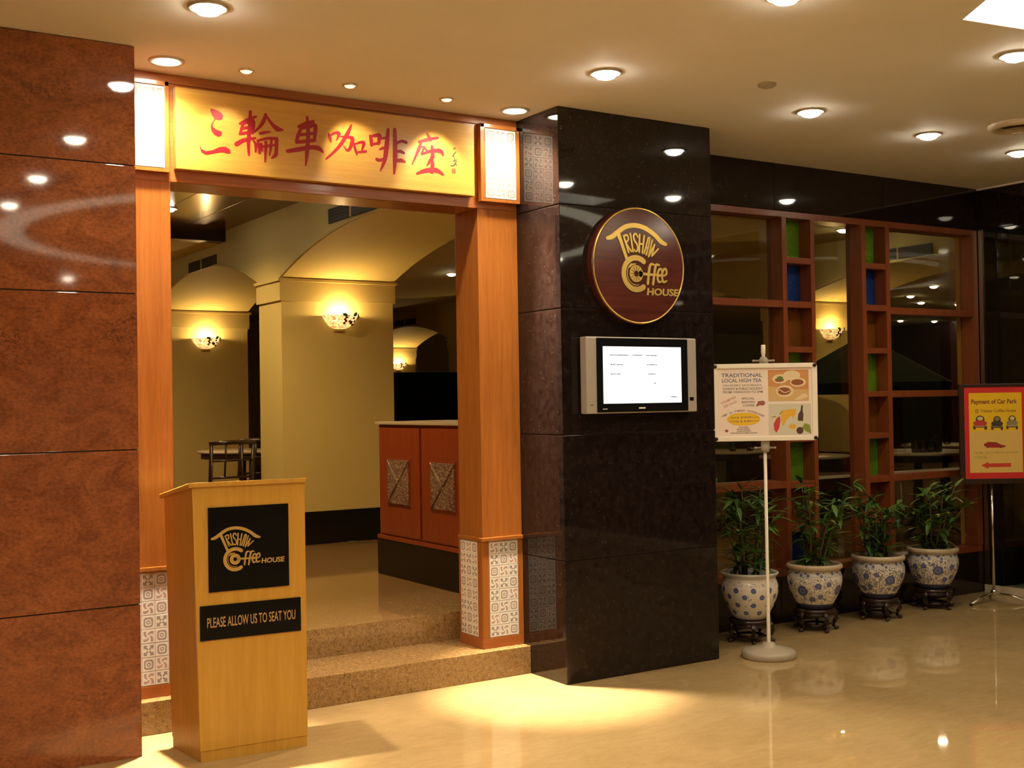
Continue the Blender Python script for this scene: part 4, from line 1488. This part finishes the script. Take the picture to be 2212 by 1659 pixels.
# ------------------------------------------------------------------ car park notice on a tripod
def car_notice():
    t = thing('notice_stand', (3.897, .262, 0), 'red and yellow car park payment notice on a chrome tripod', 'sign stand', rz=-.585)
    x0, x1, z0, z1 = -.193, .256, .868, 1.518
    c = MB()
    c.tube([(0, 0, .03), (0, 0, .90)], .010, 10)
    c.build('pole', M['chrome'], t, local=True)
    ends = [(-.235, -.20), (.19, -.155), (.045, .20)]
    for ex, ey in ends:
        o = MB().tube([(0, 0, .055), (ex * .5, ey * .5, .045), (ex, ey, .012)], [.009, .009, .008], 8).build('leg', M['chrome'], t, local=True)
        MB().lathe([(.0004, 0), (.012, 0), (.012, .016), (.0004, .02)], 10, (ex, ey, 0)).build('foot', M['bezel'], o, local=True)
    MB().lathe([(.0105, .04), (.019, .042), (.019, .075), (.0105, .08)], 14).build('hub', M['chrome'], t, local=True)
    f = .036
    for nm, a, b, cc, d in (('frame_side', x0 - f, x0, z0 - f, z1 + .022), ('frame_side', x1, x1 + f, z0 - f, z1 + .022), ('frame_end', x0, x1, z1, z1 + .022), ('frame_end', x0, x1, z0 - f, z0)):
        bx(nm, t, a, b, -.032, -.010, cc, d, M['darkwood'], .003, True)
    PO = bx('printed_sheet', t, x0, x1, -.026, -.012, z0, z1, ink('notice_red', (.60, .020, .020)), 0, True)
    A = Pl((x0, -.0262, z0), (1, 0, 0), (0, 0, 1), (0, -1, 0), .001)
    k = 649.0 / 1360
    q = lambda zx, zy: ((zx - 148 - (zy - 110) * .027) * k, (1470 - zy - (zx - 185) * .038) * k)

    def tx(mb, s, zx0, zy0, zx1, zy1, bold=0., h=.0009):
        a, b = q(zx0, zy1), q(zx1, zy0)
        text(mb, A, s, a[0], a[1], b[0], b[1], h, bold)
    mb = MB()
    rect(mb, A, 34, 42, 407, 608, .0003)
    mb.build('yellow_panel', ink('notice_straw', (.72, .48, .12)), PO, local=True)
    mb = MB()
    rect(mb, A, 34, 338, 407, 608, .0006)
    mb.build('yellow_heading', ink('notice_yellow', (.80, .50, .005)), PO, local=True)
    mb = MB()
    tx(mb, 'Payment of Car Park', 262, 262, 938, 378, .032)
    mb.build('heading_print', ink('notice_maroon', (.22, .05, .02)), PO, local=True)
    mb = MB()
    tx(mb, '@ Trishaw Coffee House', 318, 408, 925, 494, .026)
    mb.build('name_print', ink('notice_brown', (.34, .14, .02)), PO, local=True)
    mb = MB()
    tx(mb, '\u505c\u8eca, \u65bc\u4e09\u8f2a\u8eca\u5496\u5561\u5ea7', 310, 1040, 960, 1098, .0)
    tx(mb, '\u4ed8\u6b3e\u8655', 305, 1118, 500, 1172, .0)
    mb.build('faint_print', ink('notice_olive', (.42, .31, .07)), PO, local=True)
    mb = MB()
    poly(mb, A, [q(415, 1265), q(520, 1208), q(522, 1232), q(855, 1218), q(855, 1275), q(524, 1288), q(522, 1312)], .0009)
    mb.build('arrow_print', ink('notice_arrow', (.62, .055, .02)), PO, local=True)
    red, dk, pale, grey = ink('car_red', (.50, .045, .03)), ink('car_black', (.05, .035, .02)), ink('car_pale', (.62, .52, .28)), ink('car_olive', (.26, .22, .10))
    # three car fronts and one sports car
    for nm, cx, cy, w, body, roof in (('red_car_print', 395, 640, 105, red, pale), ('black_car_print', 645, 640, 90, dk, grey), ('olive_car_print', 868, 625, 88, grey, pale)):
        mb = MB()
        ellipse(mb, A, *q(cx, cy - 60), w * .62 * k, 55 * k, .0009, 22)
        rect(mb, A, *q(cx - w * .95, cy + 92), *q(cx - w * .62, cy + 30), .0009)
        rect(mb, A, *q(cx + w * .62, cy + 92), *q(cx + w * .95, cy + 30), .0009)
        rect(mb, A, *q(cx - w, cy + 66), *q(cx + w, cy + 44), .00095)
        o = mb.build(nm, dk, PO, local=True)
        mb = MB()
        ellipse(mb, A, *q(cx, cy), w * .98 * k, 46 * k, .0011, 24)
        mb.build(nm.replace('print', 'body'), body, PO, local=True)
        mb = MB()
        ellipse(mb, A, *q(cx, cy - 72), w * .42 * k, 28 * k, .0013, 18)
        rect(mb, A, *q(cx - w * .9, cy + 48), *q(cx + w * .9, cy + 34), .0013)
        mb.build(nm.replace('print', 'trim'), roof, PO, local=True)
    mb = MB()
    poly(mb, A, [q(452, 945), q(520, 912), q(640, 915), q(700, 945), q(775, 962), q(770, 980), q(720, 992), q(520, 998), q(460, 975)], .0009)
    mb.build('sports_car_print', ink('car_crimson', (.36, .02, .01)), PO, local=True)
    mb = MB()
    poly(mb, A, [q(545, 932), q(620, 920), q(660, 940), q(560, 945)], .0011)
    ellipse(mb, A, *q(510, 985), 12, 8, .0011, 14)
    ellipse(mb, A, *q(700, 982), 12, 8, .0011, 14)
    mb.build('sports_car_trim', ink('car_shade', (.16, .05, .03)), PO, local=True)


car_notice()


# ------------------------------------------------------------------ planters, stands and plants
def leaf_mesh(droop, mat):
    vs, fs = [], []
    n = 5
    for i in range(n + 1):
        u = i / n
        w = .115 * math.sin(PI * (u ** .75)) + (.004 if u < 1 else 0)
        z = -droop * u * u
        vs += [(-w, u, z + .02 * w / .085), (0, u, z), (w, u, z + .02 * w / .085)]
    for i in range(n):
        a = 3 * i
        fs += [(a, a + 1, a + 4, a + 3), (a + 1, a + 2, a + 5, a + 4)]
    me = MB().add(vs, fs, True).mesh('leaf')
    me.materials.append(mat)
    return me


LEAVES = [[leaf_mesh(d, m) for d in (.12, .38)] for m in LEAFM]


def plant(x, y, z, seed, label, spread, height, lean, weights, stems=7, name='bamboo_palm'):
    r = random.Random(seed)
    t = thing(name, (x, y, z), label, 'plant', 'leafy plants in the porcelain pots')
    for s in range(stems):
        a = 2 * PI * (s + r.random() * .6) / stems
        base = Vector((.05 * math.cos(a), .05 * math.sin(a), 0))
        h = height * r.uniform(.55, 1.0)
        sp = spread * r.uniform(.25, .75)
        tip = base + Vector((sp * math.cos(a) + lean[0], min(sp * math.sin(a), .16) * .8 + lean[1], h))
        mid = (base + tip) / 2 + Vector((-.02 * math.cos(a), -.02 * math.sin(a), .06 * h))
        pts = [base * (1 - u) ** 2 + mid * 2 * u * (1 - u) + tip * u * u for u in (0, .25, .5, .75, 1)]
        MB().tube(pts, [.006, .0055, .005, .004, .003], 6).build('cane', M['stem'], t, local=True)
        nodes = [.14, .32, .52, .72, .88, 1.0]
        for u in nodes:
            p = base * (1 - u) ** 2 + mid * 2 * u * (1 - u) + tip * u * u
            k = r.choice((4, 5, 6))
            for q in range(k):
                th = r.random() * 2 * PI
                el = r.uniform(-.35, .75)
                d = Vector((math.cos(th) * math.cos(el), math.sin(th) * math.cos(el) * .8, math.sin(el)))
                L = r.uniform(.085, .155)
                if p.y + d.y * L > .155:
                    d.y *= -.4
                me = LEAVES[r.choices(range(5), weights)[0]][r.randrange(2)]
                o = share('leaf', me, t, p, d.to_track_quat('Y', 'Z').to_euler(), (L, L, L), False)
    return t


def planter(x, y, z, mat, label, thin):
    t = thing('porcelain_planter', (x, y, z), label, 'plant pot', 'blue and white porcelain pots below the lattice')
    prof = [(.0005, 0), (.093, 0), (.100, .004), (.118, .036), (.142, .080), (.160, .124), (.170, .165), (.170, .198), (.162, .226), (.155, .243)]
    if thin:
        prof += [(.160, .256), (.172, .270), (.174, .277), (.168, .281), (.158, .272), (.148, .250), (.144, .22)]
    else:
        prof += [(.168, .248), (.174, .258), (.174, .270), (.168, .279), (.152, .281), (.146, .272), (.144, .22)]
    MB().lathe(prof, 56).build('pot', mat, t, local=True)
    MB().lathe([(.146, .236), (.08, .241), (.0005, .243)], 32).build('soil', M['soil'], t, local=True)
    return t


def stand_proto():
    t = thing('pot_stand', (0, 0, 0), 'x', 'plant stand', 'dark carved stands under the pots')
    MB().lathe([(.070, .118), (.124, .118), (.128, .126), (.124, .139), (.070, .139), (.070, .118)], 36).build('top_ring', M['darkwood'], t, local=True)
    MB().lathe([(.108, .095), (.120, .095), (.120, .118), (.108, .118), (.108, .095)], 36).build('apron', M['darkwood'], t, local=True)
    MB().lathe([(.066, .030), (.084, .030), (.084, .042), (.066, .042), (.066, .030)], 30).build('stretcher_ring', M['darkwood'], t, local=True)
    for k in range(5):
        a = 2 * PI * k / 5 + .32
        path = []
        for r, z in ((.112, .122), (.134, .098), (.136, .074), (.118, .046), (.112, .026), (.130, .012), (.146, .012)):
            path.append((r * math.cos(a), r * math.sin(a), z))
        MB().tube(path, [.014, .017, .015, .012, .010, .012, .009], 8).build('leg', M['darkwood'], t, local=True)
        MB().tube([(.080 * math.cos(a), .080 * math.sin(a), .036), (.114 * math.cos(a), .114 * math.sin(a), .036)], .006, 6).build('stretcher', M['darkwood'], t, local=True)
    return t


POTS = [(1.541, .262, 0, 'the menu board pole', 'scattered blue sprigs and a thin white rim'),
        (2.116, .280, 1, 'first ladder of coloured panes', 'blue peonies and a tan rim'),
        (2.741, .306, 2, 'second ladder of coloured panes', 'dense blue scrolls around one round flower'),
        (3.342, .343, 3, 'the car park notice', 'dense dark scrolls, two dark flowers and a tan rim')]
sp = stand_proto()
for i, (x, y, kind, near, look) in enumerate(POTS):
    s = sp if i == 0 else copy_tree(sp)
    s.location = (x, y, 0)
    s.rotation_euler = (0, 0, (.0, .35, .15, .55)[i])
    s['label'] = ['dark carved stand of the pot behind the menu board pole', 'dark carved stand of the pot with blue peonies, second in the row',
                  'dark carved stand of the pot with one round flower, third in the row', 'dark carved stand of the pot next to the car park notice'][i]
    s['group'] = 'dark carved stands under the pots'
    planter(x, y, .1395, porcelain('porcelain_%s' % 'abcd'[i], kind), ['white porcelain pot with scattered blue sprigs behind the menu board pole',
                                                                   'porcelain pot with blue peonies and tan rim, second in the row',
                                                                   'porcelain pot with dense blue scrolls around one round flower, third in the row',
                                                                   'porcelain pot with dark flowers and tan rim next to the car park notice'][i], i == 0)
PL = [('bright green leafy plant in the pot behind the menu board pole', .30, .56, (-.02, -.02), (3, 4, 3, 2, .2)),
      ('leafy green plant leaning towards its neighbour in the second pot', .27, .54, (.09, -.01), (3, 4, 2, 3, .3)),
      ('dark slender green plant in the third pot', .20, .56, (-.02, 0), (4, 3, 1, 4, .2)),
      ('green plant with a yellowed leaf in the pot next to the car park notice', .25, .52, (.02, 0), (3, 3, 2, 3, .8))]
for i, (lab, spd, hh, ln, wt) in enumerate(PL):
    x, y = POTS[i][:2]
    plant(x, y, .1395 + .240, 40 + i, lab, spd, hh, ln, wt, (9, 8, 7, 9)[i])


# ------------------------------------------------------------------ inside the restaurant
def counter():
    t = thing('reception_counter', (.42, 1.6, FL), 'red-brown reception counter with carved inset panels and pale stone top', 'counter')
    x0, x1, y0, y1 = .115, .66, .80, 2.37
    bx('plinth', t, x0 - .012, x1, y0, y1 + .02, FL, .545, M['blackbase'], .003)
    bx('body', t, x0, x1, y0, y1, .545, 1.325, M['counter'], .003)
    bx('base_moulding', t, x0 - .016, x1, y0, y1 + .014, .545, .572, M['counter'], .004)
    bx('stone_top', t, x0 - .022, x1 + .02, y0, y1 + .024, 1.325, 1.345, M['stone'], .004)
    cv = NT('carved_wood')
    v = cv.coord()
    wv = cv.n('TexVoronoi', feature='DISTANCE_TO_EDGE')
    wv.inputs['Scale'].default_value = 46
    cv.l(v, wv.inputs['Vector'])
    cv.base(cv.ramp(wv.outputs['Distance'], [(.0, (.10, .05, .03)), (.18, (.34, .22, .15)), (.5, (.48, .34, .24))]))
    cv.set(rough=.6)
    cv.bump(wv.outputs['Distance'], .8, .006)
    for ya, yb in ((1.765, 2.345), (1.165, 1.735), (.82, 1.135)):
        d = bx('door', t, x0 - .012, x0 + .002, ya, yb, .585, 1.305, M['counter'], .003)
        if yb - ya > .5:
            c = (ya + yb) / 2 + .005
            f = .150
            bx('panel_frame', d, x0 - .017, x0 - .010, c - f - .012, c + f + .012, .785, 1.102, M['counter'], .002)
            p = bx('carved_panel', d, x0 - .021, x0 - .012, c - f, c + f, .797, 1.090, cv.m, .002)
            for sgn in (-1, 1):
                MB().tube([(x0 - .022, c - f, .943 - sgn * .145), (x0 - .022, c + f, .943 + sgn * .145)], .005, 6).build('carved_rib', cv.m, d)


counter()


def chair(x, y, rz, label):
    t = thing('dining_chair', (x, y, FL), label, 'chair', 'dark dining chairs at the aisle table', rz=rz)
    dw = M['darkwood']
    bx('seat', t, -.20, .20, -.20, .20, .43, .455, dw, .008, True)
    for sx in (-1, 1):
        MB().tube([(sx * .185, -.185, 0), (sx * .185, -.185, .43)], .016, 8).build('leg', dw, t, local=True)
        MB().tube([(sx * .175, .195, 0), (sx * .178, .188, .45), (sx * .185, .240, .87)], [.017, .018, .015], 8).build('leg', dw, t, local=True)
    b = MB()
    b.tube([(-.20, .240, .865), (0, .250, .870), (.20, .240, .865)], .018, 8)
    b.build('crest_rail', dw, t, local=True)
    for z in (.58, .72):
        MB().tube([(-.180, .190 + (z - .45) * .14, z), (.180, .190 + (z - .45) * .14, z)], .010, 6).build('back_rail', dw, t, local=True)
    for s in (-.06, .06):
        MB().tube([(s, .208, .58), (s, .246, .86)], .009, 6).build('splat', dw, t, local=True)
    for sx in (-1, 1):
        MB().tube([(sx * .182, -.185, .18), (sx * .178, .192, .18)], .009, 6).build('stretcher', dw, t, local=True)


def table(x, y, r, label, h=.75):
    t = thing('dining_table', (x, y, FL), label, 'table', 'round stone-topped tables')
    MB().lathe([(.0005, h - .022), (r - .012, h - .022), (r, h - .018), (r, h - .004), (r - .006, h), (.0005, h)], 44).build('stone_top', M['stone'], t, local=True)
    MB().lathe([(r - .035, h - .022), (r - .035, h - .075), (r - .060, h - .075), (r - .060, h - .022)], 40).build('apron', M['darkwood'], t, local=True)
    MB().lathe([(.0005, h - .03), (.035, h - .03), (.03, h - .2), (.045, .34), (.032, .12), (.06, .06), (.0005, .05)], 20).build('pedestal', M['darkwood'], t, local=True)
    for k in range(4):
        a = PI / 2 * k + .4
        MB().tube([(.03 * math.cos(a), .03 * math.sin(a), .10), (.6 * r * math.cos(a), .6 * r * math.sin(a), .05), (.78 * r * math.cos(a), .78 * r * math.sin(a), .014)],
                  [.026, .020, .014], 8).build('foot', M['darkwood'], t, local=True)
    return t


table(.42, 5.92, .42, 'round stone-topped table under the arch beyond the central pier')
chair(-.20, 4.72, math.radians(184), 'dark wooden chair with its slatted back turned to the aisle, left of a pair')
chair(.27, 5.14, math.radians(172), 'dark wooden chair half hidden behind the central pier')
table(3.62, 1.78, .36, 'round stone-topped table behind the narrow clear pane', .70)
table(4.72, 1.55, .50, 'nearest round stone-topped table behind the widest lattice pane', .70)
table(6.05, 2.30, .40, 'second round stone-topped table, deeper behind the widest lattice pane', .70)
table(3.85, 2.90, .36, 'round stone-topped table seen under the menu board', .70)
table(1.55, 9.30, .40, 'distant round table glimpsed in the gap beside the central pier', .75)

tumbler = MB().lathe([(.0005, .0), (.026, .0), (.030, .004), (.034, .095), (.0315, .095), (.028, .008), (.0005, .006)], 18).mesh('tumbler')
tumbler.materials.append(plain('tumbler_glass', (.9, .85, .75), .03, trans=1.0))
for k, (x, y, lab) in enumerate(((4.50, 1.40, 'clear tumbler on the nearest table in the widest pane, first of four'), (4.565, 1.375, 'clear tumbler on the nearest table in the widest pane, second of four'),
                                 (4.63, 1.35, 'clear tumbler on the nearest table in the widest pane, third of four'), (4.695, 1.325, 'clear tumbler on the nearest table in the widest pane, last of four'),
                                 (5.85, 2.25, 'clear tumbler on the deeper table in the widest pane, nearer the coloured ladder'), (5.98, 2.22, 'clear tumbler on the deeper table in the widest pane, nearer the jamb'),
                                 (3.75, 2.75, 'clear tumbler on the table under the menu board, nearer the black pillar'), (3.90, 2.69, 'clear tumbler on the table under the menu board, nearer its pole'))):
    o = share('tumbler', tumbler, None, (x, y, FL + .7005), world=False)
    tag(o, lab, 'glass', 'tumblers on the tables')


def sofa():
    t = thing('booth_sofa', (4.95, 3.05, FL), 'dark maroon booth sofa behind the narrow clear pane', 'sofa', rz=math.radians(6))
    bx('seat_base', t, -.58, .58, -.30, .30, .05, .28, M['darkwood'], .01, True)
    bx('seat_cushion', t, -.58, .58, -.32, .28, .28, .44, M['maroonfab'], .04, True)
    bx('backrest', t, -.59, .59, .26, .40, .05, .95, M['maroonfab'], .04, True)
    bx('arm', t, -.64, -.54, -.30, .38, .05, .62, M['maroonfab'], .03, True)
    bx('arm', t, .54, .64, -.30, .38, .05, .62, M['maroonfab'], .03, True)
    for sx in (-1, 1):
        for y in (-.24, .30):
            MB().lathe([(.0004, 0), (.022, 0), (.026, .05), (.0004, .05)], 10, (sx * .50, y, 0)).build('foot', M['darkwood'], t, local=True)


sofa()


def screen():
    t = thing('folding_screen', (2.75, 5.55, FL), 'dark folding screen standing behind the reception counter', 'screen')
    x = 1.32
    for k in range(4):
        y = 5.55 + (.04 if k % 2 else -.04)
        y2 = 5.55 + (-.04 if k % 2 else .04)
        mb = MB().add([(x, y, FL + .02), (x + .72, y2, FL + .02), (x + .72, y2 + .03, FL + .02), (x, y + .03, FL + .02), (x, y, 1.78), (x + .72, y2, 1.78), (x + .72, y2 + .03, 1.78), (x, y + .03, 1.78)],
                      [(3, 2, 1, 0), (4, 5, 6, 7), (0, 1, 5, 4), (1, 2, 6, 5), (2, 3, 7, 6), (3, 0, 4, 7)])
        p = mb.build('leaf_panel', M['green_dark'], t, .003)
        bx('panel_foot', p, x + .02, x + .08, y - .02, y + .05, FL, FL + .03, M['darkwood'], .002)
        bx('panel_foot', p, x + .64, x + .70, y2 - .02, y2 + .05, FL, FL + .03, M['darkwood'], .002)
        x += .725


screen()


def parasol():
    t = thing('indoor_parasol', (6.15, 3.35, FL), 'dark green canopy parasol standing among the tables behind the lattice', 'parasol')
    n = 8
    vs = [(0, 0, 1.80)]
    for i in range(n):
        a = 2 * PI * i / n + .2
        vs.append((.92 * math.cos(a), .92 * math.sin(a), 1.30))
    for i in range(n):
        a = 2 * PI * i / n + .2
        vs.append((.92 * math.cos(a), .92 * math.sin(a), 1.19))
    MB().add(vs, [(0, 1 + i, 1 + (i + 1) % n) for i in range(n)] + [(1 + i, 9 + i, 9 + (i + 1) % n, 1 + (i + 1) % n) for i in range(n)]).build('canopy', M['green_dark'], t, local=True)
    MB().tube([(0, 0, .05), (0, 0, 1.83)], .018, 10).build('pole', M['darkwood'], t, local=True)
    MB().lathe([(.0005, 0), (.20, 0), (.20, .04), (.03, .07), (.0005, .07)], 24).build('base', M['darkwood'], t, local=True)
    for i in range(n):
        a = 2 * PI * i / n + .2
        MB().tube([(.02 * math.cos(a), .02 * math.sin(a), 1.78), (.91 * math.cos(a), .91 * math.sin(a), 1.292)], .007, 6).build('rib', M['darkwood'], t, local=True)


parasol()


# night garden behind the glass wall
def shrub(x, y, seed, label):
    r = random.Random(seed)
    t = thing('garden_shrub', (x, y, -.05), label, 'shrub', 'shrubs outside the dark glass')
    vs, fs = [], []
    for k in range(420):
        th, el = r.random() * 2 * PI, math.asin(r.uniform(-.3, 1))
        rr = r.uniform(.55, 1.0)
        p = Vector((.45 * rr * math.cos(th) * math.cos(el), .45 * rr * math.sin(th) * math.cos(el), .5 + .55 * rr * math.sin(el)))
        d = Vector((r.uniform(-1, 1), r.uniform(-1, 1), r.uniform(-.6, .8))).normalized() * .09
        s = d.cross(Vector((0, 0, 1))).normalized() * .02
        b = len(vs)
        vs += [p, p + d * .5 + s, p + d, p + d * .5 - s]
        fs.append((b, b + 1, b + 2, b + 3))
    o = MB().add(vs, fs).build('foliage', LEAFM[1], t, local=True)
    o['kind'] = 'stuff'
    for k in range(4):
        a = 2 * PI * k / 4
        MB().tube([(0, 0, 0), (.12 * math.cos(a), .12 * math.sin(a), .35), (.22 * math.cos(a), .22 * math.sin(a), .7)], [.014, .010, .005], 6).build('stem', M['stem'], t, local=True)


shrub(5.0, -.35, 3, 'dim green shrub outside the glass behind the car park notice')
shrub(5.1, -1.5, 4, 'dim green shrub outside the glass, beyond the picture edge')

for m in bpy.data.materials:
    if m.name in ('spot_glass', 'leaded_glass_bowl', 'sconce_globe'):
        m.cycles.emission_sampling = 'NONE'
